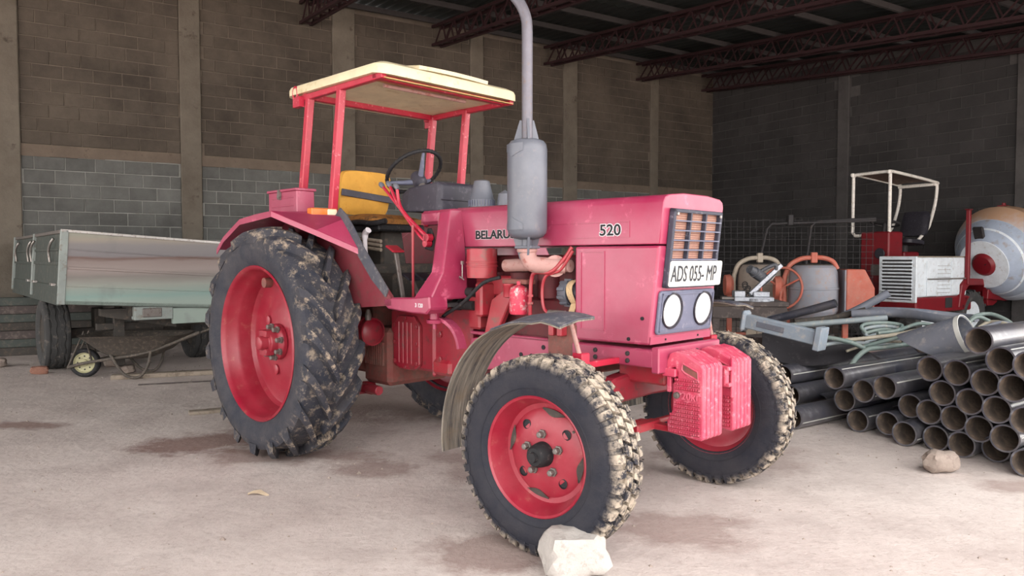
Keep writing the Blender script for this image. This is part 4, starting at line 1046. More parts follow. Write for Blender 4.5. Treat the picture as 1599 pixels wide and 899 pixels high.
for (x, y, z, top) in ((0.80, -0.42, 1.08, 1.40), (0.86, -0.34, 1.08, 1.22), (0.90, -0.26, 1.08, 1.22)):
    mb = MB(); mb.bar((x + 0.08, y, z), (x, y, top), 0.03, 0.016); pd = mb.build('pedal_arm', 'dull_metal', TR, bevel=0.003)
    mb = MB(); mb.box(x - 0.05, x + 0.04, y - 0.045, y + 0.045, top - 0.006, top + 0.008, ry(R(25))); mb.build('pedal_pad', 'dark_plastic' if y != -0.42 else 'engine_paint', pd, bevel=0.003)
mb = MB(); mb.cyl((0.93, -0.38, 1.08), (0.93, -0.38, 1.55), 0.009, n=8); mb.build('control_rod', 'engine_paint', TR)
mb = MB(); mb.prism([(1.0, 1.08), (1.12, 1.08), (1.12, 1.24), (1.08, 1.22)], -0.40, -0.36, 'y'); mb.build('rubber_boot', 'black_rubber', TR, bevel=0.01)
# clutch rod bits under the step
mb = MB(); mb.lathe([(0.92, 0.012), (0.95, 0.014), (0.955, 0.045), (0.975, 0.05), (0.98, 0.03), (1.03, 0.03)], (1.24, -0.46, 0), (0, 0, 1), 16); mb.build('step_mount', 'tractor_paint', TR, 40)
mb = MB(); g = []
for i in range(10):
    a = R(95 - i * 10); c = Vector((1.24 + 0.20 * math.cos(a) , -0.42, 0.80 + 0.18 * math.sin(a))); g.append([c + Vector((0, -0.03, 0)), c + Vector((0, 0.03, 0))])
mb.sheet(g, 0.02).build('support_arm', 'tractor_paint', TR, 40)
mb = MB(); mb.cyl((0.42, -0.44, 0.92), (0.42, -0.44, 1.06), 0.008, n=8); mb.lathe([(0.93, 0.02), (0.96, 0.022), (1.0, 0.012)], (0.52, -0.44, 0), (0, 0, 1), 10); mb.build('brake_rod', 'dull_metal', TR)

# ---- rear fenders with tool box, lamp and rubber flap
def make_fender(s):
    yo, yi = s * 0.965, s * 0.575
    def P_(x, y, z): return (x, y, z)
    th = 0.006
    rows = [[(-0.615, yo, 1.405), (-0.615, yi, 1.405)], [(-0.50, yo, 1.49), (-0.50, yi, 1.50)], [(-0.24, yo, 1.605), (-0.24, yi, 1.615)], [(0.0, yo, 1.630), (0.0, yi, 1.640)], [(0.21, yo, 1.642), (0.21, yi, 1.652)]]
    mb = MB(); mb.sheet(rows, th)
    fA = (0.21, yo, 1.642); fB = (0.21, yi, 1.652); fC = (0.49, yi, 1.605); fD = (0.68, s * 0.60, 1.395); fM = (0.445, s * 0.78, 1.52)
    mb.sheet([[fA, fB], [fM, fC], [fD, (0.685, s * 0.585, 1.395)]], th)
    for a, b in (((-0.615, yo, 1.405), (-0.50, yo, 1.49)), ((-0.50, yo, 1.49), (-0.24, yo, 1.605)), ((-0.24, yo, 1.605), (0.21, yo, 1.642)), (fA, fM), (fM, fD)):
        mb.add([a, b, (b[0], b[1], b[2] - 0.035), (a[0], a[1], a[2] - 0.035), (a[0], a[1] - s * 0.005, a[2]), (b[0], b[1] - s * 0.005, b[2]), (b[0], b[1] - s * 0.005, b[2] - 0.035), (a[0], a[1] - s * 0.005, a[2] - 0.035)],
               [(0, 1, 2, 3), (7, 6, 5, 4), (3, 2, 6, 7), (0, 4, 5, 1)])
    f = mb.build('rear_fender', 'tractor_paint', TR, 25)
    g = []
    for (x, z, nx, nz) in ((0.43, 1.645, 0.8, 0.6), (0.50, 1.60, 0.85, 0.55), (0.58, 1.52, 0.85, 0.52), (0.70, 1.38, 0.78, 0.62), (0.84, 1.24, 0.7, 0.7), (0.97, 1.13, 0.6, 0.8)):
        wv = 0.045 if z > 1.2 else 0.03
        g.append([(x - nx * wv, s * 0.605, z - nz * wv), (x + nx * wv * 0.9, s * 0.61, z + nz * wv * 0.9)])
    MB().sheet(g, 0.010).build('rubber_flap', 'flap_rubber', TR, 50)
    lm = MB(); xa, (ya, yb) = 0.355, sorted((s * 0.755, s * 0.565))
    lm.box(xa - 0.065, xa, ya, yb, 1.585, 1.670); lamp = lm.build('turn_lamp', 'amber_lens', TR, bevel=0.006)
    ln = MB(); mid = ya + 0.115 if s < 0 else yb - 0.115
    y2 = (mid, yb - 0.004) if s < 0 else (ya + 0.004, mid)
    ln.box(xa - 0.03, xa + 0.006, y2[0], y2[1], 1.590, 1.666); ln.build('clear_lens', 'clear_lens', lamp, bevel=0.006)
    ln = MB(); ln.box(xa - 0.06, xa - 0.01, ya + 0.02, yb - 0.02, 1.545, 1.588); ln.build('lamp_bracket', 'tractor_paint', lamp)
    return f
make_fender(-1); make_fender(1)
mb = MB(); mb.box(-0.27, 0.125, -0.735, -0.60, 1.645, 1.80); tb = mb.build('tool_box', 'tractor_paint', TR, bevel=0.006, label='closed red sheet-metal tool box with latch')
mb = MB(); mb.box(-0.28, 0.135, -0.745, -0.59, 1.797, 1.815); mb.build('lid', 'tractor_paint', tb, bevel=0.004)
for z in (1.70, 1.755):
    mb = MB(); mb.box(-0.22, 0.09, -0.738, -0.733, z - 0.006, z + 0.006); mb.build('pressed_rib', 'tractor_paint', tb, bevel=0.002)
mb = MB(); mb.box(-0.105, -0.085, -0.756, -0.735, 1.745, 1.812); mb.tube([(-0.115, -0.75, 1.765), (-0.095, -0.757, 1.755), (-0.075, -0.75, 1.765), (-0.095, -0.755, 1.785)], 0.005, 6, True); mb.build('latch', 'dull_metal', tb)

# ---- canopy: posts, frame, roof
for s in (-1, 1):
    for xb, xt in ((0.280, 0.395), (-0.135, -0.005)):
        mb = MB(); mb.bar((xb, s * 0.56, 1.60), (xt, s * 0.55, 2.475), 0.05, 0.05, (1, 0, 0)); mb.build('canopy_post', 'post_red', TR, bevel=0.006)
        mb = MB(); mb.box(xb - 0.05, xb + 0.05, s * 0.56 - 0.05, s * 0.56 + 0.05, 1.64, 1.655); mb.build('post_foot', 'post_red', TR)
mb = MB(); mb.box(-0.11, 0.88, -0.575, -0.535, 2.445, 2.485); mb.box(-0.11, 0.88, 0.535, 0.575, 2.445, 2.485); mb.build('canopy_side_rail', 'post_red', TR, bevel=0.004)
for x in (-0.06, 0.78):
    mb = MB(); mb.box(x, x + 0.045, -0.575, 0.575, 2.45, 2.495); mb.build('canopy_cross_rail', 'post_red', TR, bevel=0.004)
mb = MB(); mb.cyl((0.66, -0.40, 2.462), (0.66, 0.30, 2.462), 0.013, n=10); mb.build('grab_rail', 'manifold', TR, 40)
for s in (-1, 1):
    mb = MB(); mb.box(-0.14, -0.05, s * 0.59 - 0.02, s * 0.59 + 0.02, 2.40, 2.47); mb.tube([(-0.12 + 0.03 * math.cos(a), s * 0.60, 2.50 + 0.045 * math.sin(a)) for a in [2 * math.pi * i / 14 for i in range(14)]], 0.008, 6, True); mb.build('canopy_shackle', 'post_red', TR, 40)
def roof_outline(inset, z, crown=0.0):
    pts = []; x0, x1, w = -0.225, 0.920, 0.605
    for cx, cy, a0, r in ((x1 - 0.09, -w + 0.09, -90, 0.09), (x1 - 0.09, w - 0.09, 0, 0.09), (x0 + 0.04, w - 0.04, 90, 0.04), (x0 + 0.04, -w + 0.04, 180, 0.04)):
        for k in range(6):
            a = R(a0 + 18 * k); pts.append((cx + (r - min(inset, r * .95)) * math.cos(a) - (max(0, inset - r) if cx > 0.5 else -max(0, inset - r)), cy + (r - min(inset, r * .95)) * math.sin(a) * 1.0 + (max(0, inset - r) if cy < 0 else -max(0, inset - r)), z))
    return [(x, y, zz - 0.05 * ((x - 0.25) / 0.6) ** 2 * (1 if x > 0.25 else 1.4) + crown * (1 - (y / w) ** 2)) for x, y, zz in pts]
mb = MB(); mb.loft([roof_outline(0.05, 2.527, 0.0), roof_outline(0.0, 2.527, 0.0), roof_outline(0.0, 2.567, 0.01), roof_outline(0.012, 2.587, 0.02), roof_outline(0.06, 2.600, 0.03), roof_outline(0.25, 2.612, 0.035)])
roof = mb.build('canopy_roof', 'canopy_cream', TR, 35)
mb = MB(); g = [[(x, y, 2.507 - 0.05 * ((x - 0.25) / 0.6) ** 2) for y in (-0.56, -0.3, 0, 0.3, 0.56)] for x in [-0.18 + 1.07 * i / 8 for i in range(9)]]
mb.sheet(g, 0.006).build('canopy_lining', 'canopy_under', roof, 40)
mb = MB(); mb.sheet([[(x, y, 2.590 - 0.05 * ((x - 0.25) / 0.6) ** 2 * (1 if x > 0.25 else 1.4) + 0.030 * (1 - (y / 0.6) ** 2)) for y in (-0.30, -0.2, -0.1, 0, 0.1, 0.2, 0.30)] for x in [-0.12 + 1.02 * i / 10 for i in range(11)]], 0.024).build('raised_roof_panel', 'canopy_cream', roof, 40)
# ---- front mudguards
def make_guard(s):
    yc = s * 0.76; g = []
    for i in range(23):
        a = R(188 - i * 5.2)
        r = 0.612 if i < 15 else 0.612 + 0.004 * (i - 14)
        row = []
        for j in range(5):
            y = yc + s * (0.115 - 0.23 * j / 4)
            dr = -0.03 * max(0, (i - 12) / 10) * (1 - j / 4) * (1.6 if 14 < i < 20 else 1) + 0.012 * (1 - abs(j - 2) / 2)
            row.append((2.4157 + (r + dr) * math.cos(a), y, 0.452 + (r + dr) * math.sin(a)))
        g.append(row)
    mb = MB(); mb.sheet(g, 0.007); gd = mb.build('front_mudguard', 'guard_muddy', TR, 50)
    g2 = [[(p[0] + 0.0, p[1], p[2] + 0.008) for p in row] for row in g[14:]]
    MB().sheet(g2, 0.006).build('rubber_top', 'flap_rubber', gd, 50)
    br = MB(); br.tube([(2.40, s * 0.64, 1.072), (2.43, s * 0.62, 1.06), (2.47, s * 0.60, 0.90), (2.46, s * 0.57, 0.86)], 0.011, 8); br.build('guard_stay', 'manifold', TR, 50)
    b2 = MB(); b2.box(2.44, 2.50, s * 0.585 - 0.03, s * 0.585 + 0.03, 0.845, 0.90); b2.box(2.43, 2.47, min(s * 0.58, s * 0.26), max(s * 0.58, s * 0.26), 0.82, 0.85); b2.build('stay_clamp', 'post_red', TR, bevel=0.004)
    b3 = MB(); b3.tube([(1.85, s * 0.66, 0.55), (1.87, s * 0.655, 0.50), (1.86, s * 0.66, 0.46)], 0.012, 8); b3.build('guard_clip', 'guard_muddy', gd, 50)
make_guard(-1); make_guard(1)

# ---- wheel chock
def stone(name, mat, dims, seed, label, cat, loc, rz_=0.0, boxy=0.5, group=None):
    q = random.Random(seed); import bmesh
    bm = bmesh.new(); bmesh.ops.create_icosphere(bm, subdivisions=3, radius=1.0)
    from mathutils import noise as mnoise
    for v in bm.verts:
        d = v.co.normalized(); m = max(abs(d.x), abs(d.y), abs(d.z))
        p = d.lerp(d / m, boxy); p *= 1 + 0.22 * mnoise.noise(d * 1.8 + Vector((seed, 0, 0))) + 0.10 * mnoise.noise(d * 4.0 + Vector((seed, 3, 0))) + 0.04 * mnoise.noise(d * 11.0 + Vector((seed, 5, 0)))
        v.co = Vector((p.x * dims[0] / 2, p.y * dims[1] / 2, p.z * dims[2] / 2))
    mz = min(v.co.z for v in bm.verts)
    for v in bm.verts: v.co.z = max(v.co.z - mz - dims[2] * 0.03, 0)
    me = bpy.data.meshes.new(name); bm.to_mesh(me); bm.free()
    me.polygons.foreach_set('use_smooth', [True] * len(me.polygons)); me.set_sharp_from_angle(angle=R(38)); me.materials.append(M[mat])
    o = inst(me, name, None, loc, (0, 0, rz_)); tag(o, label, cat, group); return o
# ================================================================ left side: trailer, barrow, timber
stone('chock_stone', 'chock_concrete', (0.25, 0.20, 0.185), 4, 'rough white concrete lump wedged against the near front tyre', 'stone', (0.262, 3.085, 0), 0.35, 0.80)

TL = thing('farm_trailer', 'weathered green and grey tipping trailer parked against the back wall', 'trailer', (-4.68, 7.6, 0), R(39.7))
BW, BL = 2.10, 3.85
roll = Matrix.Rotation(R(3.8), 3, 'Y')
def rolled(mb):
    o = Vector((0, 0, 0.865)); mb.v = [tuple(roll @ (Vector(p) - o) + o) for p in mb.v]; return mb
mb = MB(); mb.box(0, BW, 0, BL, 0.865, 0.905); rolled(mb).build('bed_floor', 'trailer_dark', TL)
mb = MB(); mb.box(0.06, BW, 0.0, 0.03, 0.87, 1.62); rolled(mb); tb_ = mb.build('end_board', 'trailer_board', TL)
for (z0, z1, d) in ((1.235, 1.262, 0.014), (1.43, 1.445, 0.010), (1.05, 1.06, 0.006)):
    mb = MB(); mb.box(0.07, BW, -d, 0.0, z0, z1); rolled(mb).build('pressed_rib', 'trailer_board', tb_, bevel=0.004)
mb = MB(); mb.box(-0.01, BW, -0.012, 0.04, 1.615, 1.645); rolled(mb).build('top_rail', 'bare_metal', TL, bevel=0.003)
mb = MB(); mb.box(-0.012, 0.06, -0.012, 0.045, 0.865, 1.64); rolled(mb).build('corner_post', 'trailer_frame_green', TL, bevel=0.004)
mb = MB(); mb.box(0.0, 0.03, 0.04, BL, 1.06, 1.60); rolled(mb).build('side_board', 'trailer_dark', TL)
mb = MB(); mb.box(-0.012, 0.03, 0.0, BL, 0.855, 1.06); rolled(mb).build('side_sill', 'trailer_dark', TL, bevel=0.004)
mb = MB(); mb.box(-0.02, 0.03, 0.03, BL, 1.60, 1.635); rolled(mb).build('side_rail', 'dull_metal', TL, bevel=0.003)
mb = MB(); mb.box(-0.015, 0.0, 0.06, BL, 1.27, 1.31); rolled(mb).build('side_rib', 'trailer_dark', TL, bevel=0.003)
mb = MB(); mb.box(-0.015, 0.0, 0.06, BL, 1.42, 1.45); rolled(mb).build('side_rib', 'trailer_dark', TL, bevel=0.003)
for y in (1.85, BL - 0.06):
    mb = MB(); mb.box(-0.03, 0.03, y - 0.04, y + 0.04, 0.90, 1.64); rolled(mb).build('side_post', 'trailer_frame_green', TL, bevel=0.004)
for y in (0.30, 1.72, 2.0, 3.2):
    mb = MB(); mb.tube(bez([(-0.03, y, 1.55), (-0.05, y + 0.04, 1.50), (-0.05, y + 0.14, 1.42), (-0.03, y + 0.16, 1.30)], 6), 0.014, 8); rolled(mb).build('latch_lever', 'bare_metal', TL, 60)
for y in (0.25, 1.60, 2.1):
    mb = MB(); mb.box(-0.045, 0.0, y - 0.08, y + 0.08, 1.05, 1.08); rolled(mb).build('side_hinge', 'bare_metal', TL, bevel=0.004)
mb = MB(); mb.box(BW - 0.03, BW, 0.03, BL, 0.87, 1.60); rolled(mb).build('side_board', 'trailer_dark', TL)
mb = MB(); mb.box(0.0, BW, BL - 0.03, BL, 0.87, 1.60); rolled(mb).build('end_board', 'trailer_dark', TL)
for x in (0.75, 1.25):
    mb = MB(); mb.box(x - 0.05, x + 0.05, 0.1, BL - 0.1, 0.70, 0.86); mb.build('chassis_rail', 'chassis_dark', TL)
mb = MB(); mb.box(0.18, 1.85, 1.55, 1.67, 0.36, 0.48); mb.box(0.60, 0.72, 1.5, 1.72, 0.30, 0.72); mb.box(1.28, 1.40, 1.5, 1.72, 0.30, 0.72); mb.build('axle_beam', 'chassis_dark', TL, bevel=0.01)
mb = MB(); mb.box(0.45, 1.9, 0.55, 0.63, 0.53, 0.60); mb.box(0.62, 0.72, 0.5, 0.6, 0.12, 0.80); mb.build('cross_member', 'chassis_dark', TL)
mb = MB(); mb.box(0.72, 1.12, 0.02, 0.16, 0.66, 0.81); mb.build('tail_box', 'trailer_frame_green', TL, bevel=0.008)
mb = MB(); mb.box(0.80, 1.0, 0.005, 0.02, 0.69, 0.79); mb.build('tail_lamp', 'dull_metal', TL, bevel=0.01)
mb = MB(); mb.box(1.12, 1.95, 0.03, 0.10, 0.60, 0.78); mb.build('rear_apron', 'trailer_board', TL, bevel=0.005)
mb = MB(); mb.loft([[(0.45, 0.3, 0.70), (0.45, 0.45, 0.70), (0.45, 0.45, 0.78), (0.45, 0.3, 0.78)], [(1.2, 0.2, 0.55), (1.2, 0.45, 0.55), (1.2, 0.45, 0.78), (1.2, 0.2, 0.78)]]); mb.build('draw_frame', 'chassis_dark', TL)
tt = MB(); half = [(-0.10, 0.25), (-0.135, 0.30), (-0.14, 0.36), (-0.125, 0.41), (-0.10, 0.425), (-0.085, 0.425), (-0.08, 0.416), (-0.07, 0.416), (-0.065, 0.428), (-0.02, 0.43), (-0.015, 0.42)]
def ttmod(i, j, h, r): return (h + (0.006 if i % 4 < 2 else -0.006) * (1 if 5 < j < 16 else 0), r)
tt.lathe(half + [(-y, r) for y, r in reversed(half)] + [(0.08, 0.24), (-0.08, 0.24)], (0, 0, 0), (1, 0, 0), 64, closed=True, mod=ttmod); ttm = tt.mesh('trailer_tyre', 'old_tyre', 40)
for x in (0.17, 1.85):
    o = inst(ttm, 'trailer_tyre', TL, (x, 1.61, 0.43))
    mb = MB(); mb.lathe([(-0.10, 0.255), (-0.11, 0.24), (-0.06, 0.22), (-0.03, 0.12), (-0.07, 0.08), (-0.07, 0)], (0, 0, 0), (1, 0, 0), 28); mb.build('wheel_disc', 'chassis_dark', o, 40)

# wheelbarrow lying under the trailer
WB = thing('wheelbarrow', 'grimy old wheelbarrow with cream wheel rim under the trailer', 'wheelbarrow', (-4.82, 8.30, 0), R(8))
mb = MB(); mb.lathe([(-0.03, 0.115), (-0.04, 0.135), (-0.03, 0.158), (0, 0.165), (0.03, 0.158), (0.04, 0.135), (0.03, 0.115)], (0, 0, 0.165), (0, 1, 0), 32, closed=True); wt = mb.build('wheel_tyre', 'black_rubber', WB, 60)
mb = MB(); mb.lathe([(-0.028, 0.118), (-0.034, 0.112), (-0.015, 0.10), (-0.012, 0.04), (-0.035, 0.035), (-0.035, 0.001), (0.035, 0.001), (0.035, 0.035), (0.012, 0.04), (0.015, 0.1), (0.034, 0.112), (0.028, 0.118)], (0, 0, 0.165), (0, 1, 0), 32, closed=True); rimo = mb.build('wheel_rim', 'barrow_rim', WB, 40)
for k in range(8):
    a = 2 * math.pi * k / 8; mb = MB(); mb.lathe([(-0.0165, 0.009), (-0.0150, 0.009)], (0.075 * math.cos(a), 0, 0.165 + 0.075 * math.sin(a)), (0, 1, 0), 10); mb.build('rim_hole', 'ink_black', rimo)
for s in (-1, 1):
    mb = MB(); mb.tube(bez([(-0.16, s * 0.06, 0.12), (0.0, s * 0.075, 0.165), (0.30, s * 0.17, 0.22), (0.75, s * 0.23, 0.30), (1.32, s * 0.30, 0.52)], 6), 0.017, 8); mb.build('handle_tube', 'barrow_steel', WB, 60)
    mb = MB(); mb.tube([(-0.16, s * 0.06, 0.12), (0.02, s * 0.07, 0.52), (0.10, s * 0.08, 0.20)], 0.012, 8); mb.build('front_brace', 'barrow_steel', WB, 60)
    mb = MB(); mb.tube(bez([(0.34, s * 0.20, 0.28), (0.46, s * 0.24, 0.10), (0.55, s * 0.25, 0.03), (0.66, s * 0.25, 0.03), (0.74, s * 0.24, 0.14), (0.78, s * 0.24, 0.30)], 6), 0.016, 8); mb.build('leg', 'barrow_steel', WB, 60)
loops = []
for z, x0, x1, w in ((0.22, 0.34, 0.72, 0.16), (0.30, 0.22, 0.90, 0.24), (0.47, 0.02, 1.10, 0.33), (0.49, -0.01, 1.13, 0.36), (0.475, 0.03, 1.09, 0.325), (0.31, 0.24, 0.88, 0.23), (0.235, 0.35, 0.70, 0.15)):
    loops.append([(x0, -w * 0.6, z), (x0 + 0.1, -w, z), (x1 - 0.1, -w, z), (x1, -w * 0.6, z), (x1, w * 0.6, z), (x1 - 0.1, w, z), (x0 + 0.1, w, z), (x0, w * 0.6, z)])
mb = MB(); mb.loft(loops); mb.build('tray', 'barrow_steel', WB, 40)

def plank(name, label, p0, p1, w, h, mat='timber', cat='plank', group=None):
    p0, p1 = Vector(p0), Vector(p1); c = (p0 + p1) / 2; d = p1 - p0; L = d.length
    q = random.Random(int(abs(p0.x) * 1000)); loops = []
    for k in range(7):
        x = -L / 2 + L * k / 6; j = q.uniform(-0.006, 0.006)
        loops.append([(x, -w / 2 + j, 0), (x, w / 2 + j, 0), (x, w / 2 + j, h), (x, -w / 2 + j, h)])
    o = MB().loft(loops).build(name, mat, None, bevel=0.006)
    o.location = (c.x, c.y, min(p0.z, p1.z)); o.rotation_euler = (0, -math.atan2(d.z, math.hypot(d.x, d.y)), math.atan2(d.y, d.x))
    return tag(o, label, cat, group)
plank('timber_plank', 'long weathered plank lying on the floor in front of the wheelbarrow', (-4.45, 8.15, 0), (-3.42, 8.55, 0), 0.13, 0.05)
plank('timber_offcut', 'short pale board poking out behind the big rear tyre', (-2.78, 6.30, 0), (-2.10, 6.62, 0), 0.10, 0.03)
plank('thin_stick', 'thin dark stick on the floor near the long plank', (-3.95, 7.75, 0), (-3.25, 8.0, 0), 0.02, 0.015, 'dark_timber', 'stick')
for k, z in enumerate((0.0, 0.115, 0.23, 0.345, 0.46, 0.575, 0.69)):
    plank('stacked_board', ['bottom board', 'second lowest board', 'third lowest board', 'middle board', 'third highest board', 'second highest board', 'topmost board'][k] + ' of the grey stack left of the trailer wheel',
          (-8.05 + 0.03 * (k % 3), 9.62, z), (-5.95 - 0.08 * (k % 2), 10.66, z), 0.16 + 0.02 * (k % 2), 0.112, ['chassis_dark', 'trailer_dark', 'dark_timber', 'chassis_dark', 'trailer_dark', 'dark_timber', 'trailer_dark'][k], 'board', 'boards stacked left of the trailer wheel')
stone('half_brick', 'brick_red', (0.17, 0.11, 0.09), 11, 'reddish broken brick chocking the trailer wheel', 'brick', (-5.49, 8.53, 0), 0.5, 0.85)
for k, (x, y, s, lab) in enumerate(((-5.16, 8.78, 0.16, 'pale rubble lump right beside the trailer wheel'), (-4.95, 9.1, 0.20, 'broad rubble lump in the shade under the trailer'), (-4.50, 8.60, 0.17, 'rubble lump between trailer wheel and wheelbarrow wheel'), (-6.35, 9.1, 0.2, 'grey rubble lump left of the trailer wheel'))):
    stone('rubble_lump', 'rock', (s, s * 0.8, s * 0.55), 20 + k, lab, 'rubble', (x, y, 0), k * 0.7, 0.4, 'rubble by the trailer')
# ================================================================ right side: pipes and machines
def at(px, py, d):
    """photo direction at forward distance d (metres) -> point in the shed"""
    a = (px - 799.5) / 1153.0; b = -(py - 449.5) / 1153.0; c, s = math.cos(-0.0401), math.sin(-0.0401)
    t = d / (c - b * s)
    return Vector((a * t, d, 1.3407 + (s + b * c) * t))
PA = Vector((math.sin(R(54)), math.cos(R(54)), 0)); PP = Vector((PA.y, -PA.x, 0))      # pipe axis, and across the pile
def pipe_mesh(L, seed):
    q = random.Random(seed); ro, ri, n = 0.0885, 0.0775, 28; mb = MB()
    vs = []
    for (x, r) in ((0, ri), (0, ro), (L, ro), (L, ri)):
        vs += [(x, r * math.cos(2 * math.pi * k / n), r * math.sin(2 * math.pi * k / n)) for k in range(n)]
    ring = lambda a, b: [(a * n + k, a * n + (k + 1) % n, b * n + (k + 1) % n, b * n + k) for k in range(n)]
    mb.add(vs, ring(0, 1) + ring(1, 2) + ring(2, 3)); mb.cur = 1; o = len(mb.v)
    mb.f += ring(3, 0); mb.mi += [1] * n
    return mb.mesh('plastic_pipe', ['hdpe_black', 'pipe_inside'], 40)
PIPES = [(-3.151, 0.41, 5.483), (-2.909, 0.346, 5.465), (-2.736, 0.4, 5.442), (-3.116, 0.233, 5.483), (-3.007, 0.09, 5.482), (-2.763, 0.117, 5.454), (-2.583, 0.09, 5.429), (-2.443, 0.263, 5.394), (-2.264, 0.254, 5.357), (-2.389, 0.09, 5.385),
         (-2.204, 0.09, 5.336), (-2.341, 0.416, 5.355), (-2.44, 0.57, 5.384), (-2.246, 0.57, 5.339), (-2.145, 0.394, 5.299), (-2.085, 0.223, 5.3), (-1.902, 0.209, 5.215), (-1.858, 0.535, 5.198), (-2.04, 0.542, 5.26), (-1.944, 0.696, 5.231),
         (-2.084, 0.808, 5.256), (-1.763, 0.691, 5.155), (-1.953, 0.382, 5.218), (-1.774, 0.352, 5.159), (-1.766, 0.09, 5.17), (-2.622, 0.264, 5.5), (-3.73, 0.34, 5.584), (-3.633, 0.185, 5.55), (-3.36, 0.09, 5.157),
         (-3.72, 0.09, 5.8), (-3.545, 0.09, 5.85), (-3.30, 0.27, 5.9), (-2.02, 0.09, 5.40), (-2.90, 0.09, 5.9), (-3.12, 0.585, 6.75), (-2.93, 0.53, 6.6), (-2.76, 0.585, 6.55), (-2.585, 0.53, 6.5)]
PLAB = ['leftmost of the upper three pipe ends at the near left of the pile', 'second of the upper three pipe ends at the left of the pile', 'third of the upper three pipe ends, standing out over the stack', 'pipe tucked beneath the leftmost upper pipe', 'lowest left pipe end resting on the floor',
        'second pipe end along the bottom row from the left', 'third pipe end along the bottom row, nearest the gap', 'middle pipe end two above the rock', 'pipe end up and right of the rock', 'bottom pipe end just left above the rock', 'bottom pipe end just right of the rock',
        'pipe end in the middle of the pile under the two level pipes', 'left of two level pipe ends under the cut grey scoop', 'right of two level pipe ends under the cut grey scoop', 'dark pipe end in the centre right of the pile', 'broad pipe end at lower centre right', 'large pipe end at the lower right of the pile',
        'large pipe end at mid height near the right edge', 'pipe end in the gap below the topmost right pipe', 'foremost of the two topmost pipe ends on the right', 'rearmost topmost pipe end on the right', 'topmost pipe end cut by the right edge', 'shadowed recessed pipe end on the right', 'pipe end at the far right, third from the floor', 'lowest pipe end at the right edge', 'recessed pipe between the left and middle groups',
        'uppermost of three pipes behind the far front tyre', 'middle of three pipes behind the far front tyre', 'lowest of three pipes behind the far front tyre', 'floor pipe hidden at the back left of the pile', 'second floor pipe at the back left of the pile', 'inner pipe filling the left of the pile', 'floor pipe between rock and right edge', 'floor pipe deep inside the left group', 'leftmost pipe of the set-back upper layer under the hoses', 'second pipe of the set-back upper layer under the hoses', 'third pipe of the set-back upper layer, behind the cut scoop', 'rightmost pipe of the set-back upper layer, behind the cut scoop']
pm = [pipe_mesh(4.2, k) for k in range(4)]
strm = MB(); strm.box(0.02, 4.1, -0.004, 0.004, 0.0875, 0.0895); strm = strm.mesh('pipe_stripe', 'pipe_stripe')
rot_pipe = math.atan2(PA.y, PA.x)
for k, (s, z, t) in enumerate(PIPES):
    p = PP * s + PA * (t - 0.09 if k in (0, 1, 2, 6) else t) + Vector((0, 0, z))
    o = inst(pm[k % 4], 'plastic_pipe', None, p, (0, 0, rot_pipe + (rnd.uniform(-0.012, 0.012) if k < 29 else 0)))
    tag(o, 'black ' + PLAB[k], 'pipe', 'black plastic pipes in the pile')
    st = inst(strm, 'pipe_stripe', o, (0, 0, 0), (R(rnd.choice((35, 80, 110, 150, 62))), 0, 0))
stone('loose_rock', 'rock', (0.235, 0.15, 0.14), 9, 'rough pinkish-grey rock on the floor in front of the pipe pile', 'rock', (2.70, 4.60, 0), 0.3, 0.35)

def at_path(pts, d, n=8): return bez([at(x, y, dd if not isinstance(dd, tuple) else dd[0]) for (x, y), dd in zip(pts, d if isinstance(d, (list, tuple)) else [d] * len(pts))], n)
# black sheet sagging over the pile
g = []
for i in range(13):
    u = i / 12; x = 1190 + 200 * u
    top = 512 + 62 * u ** 2.2 + 4 * math.sin(5 * u); bot = 545 + 26 * (1 - (2 * u - 0.75) ** 2)
    bot = max(bot, top + 2)
    g.append([at(x, top + (bot - top) * j / 4, 6.75 - 0.30 * (j / 4) ** 1.2 - 0.25 * u) for j in range(5)])
o = MB().sheet(g, 0.008).build('black_sheet', 'black_sheet', None, 60); tag(o, 'black plastic sheet sagging over the left of the pipe pile', 'sheet')
CR = thing('timber_crate', 'dark slatted timber crate hidden under the black sheet', 'crate', (2.66, 7.12, 0), rot_pipe)
for k in range(5):
    mb = MB(); mb.box(-0.42, 0.42, -0.24, -0.225, 0.02 + k * 0.115, 0.12 + k * 0.115); mb.build('crate_slat', 'dark_timber', CR, bevel=0.004)
    mb = MB(); mb.box(-0.42, 0.42, 0.225, 0.24, 0.02 + k * 0.115, 0.12 + k * 0.115); mb.build('crate_slat', 'dark_timber', CR, bevel=0.004)
for x in (-0.41, 0.37):
    mb = MB(); mb.box(x, x + 0.04, -0.225, 0.225, 0.0, 0.58); mb.build('crate_end', 'dark_timber', CR)
mb = MB(); mb.box(-0.42, 0.42, -0.24, 0.24, 0.58, 0.60); mb.build('crate_lid', 'dark_timber', CR)
# grey channel beam
a, b = at(1163, 500, 6.75), at(1283, 529, 6.25); d = (b - a).normalized()
mb = MB(); mb.bar(a, b, 0.09, 0.125); o = mb.build('channel_beam', 'beam_grey', None, bevel=0.008); tag(o, 'pale blue-grey metal channel beam with a square end flange', 'beam')
mb = MB(); mb.bar(b - d * 0.035, b + d * 0.02, 0.16, 0.20); mb.build('end_flange', 'beam_grey', o, bevel=0.006)
mb = MB(); mb.bar(a - d * 0.02, a + d * 0.03, 0.13, 0.19); mb.build('end_flange', 'beam_grey', o, bevel=0.02)
side = Vector((d.y, -d.x, 0)).normalized() * 0.047
mb = MB(); mb.bar(a + d * 0.14 + side, a + d * 0.40 + side, 0.006, 0.05); mb.build('raised_panel', 'conduit_grey', o, bevel=0.003)
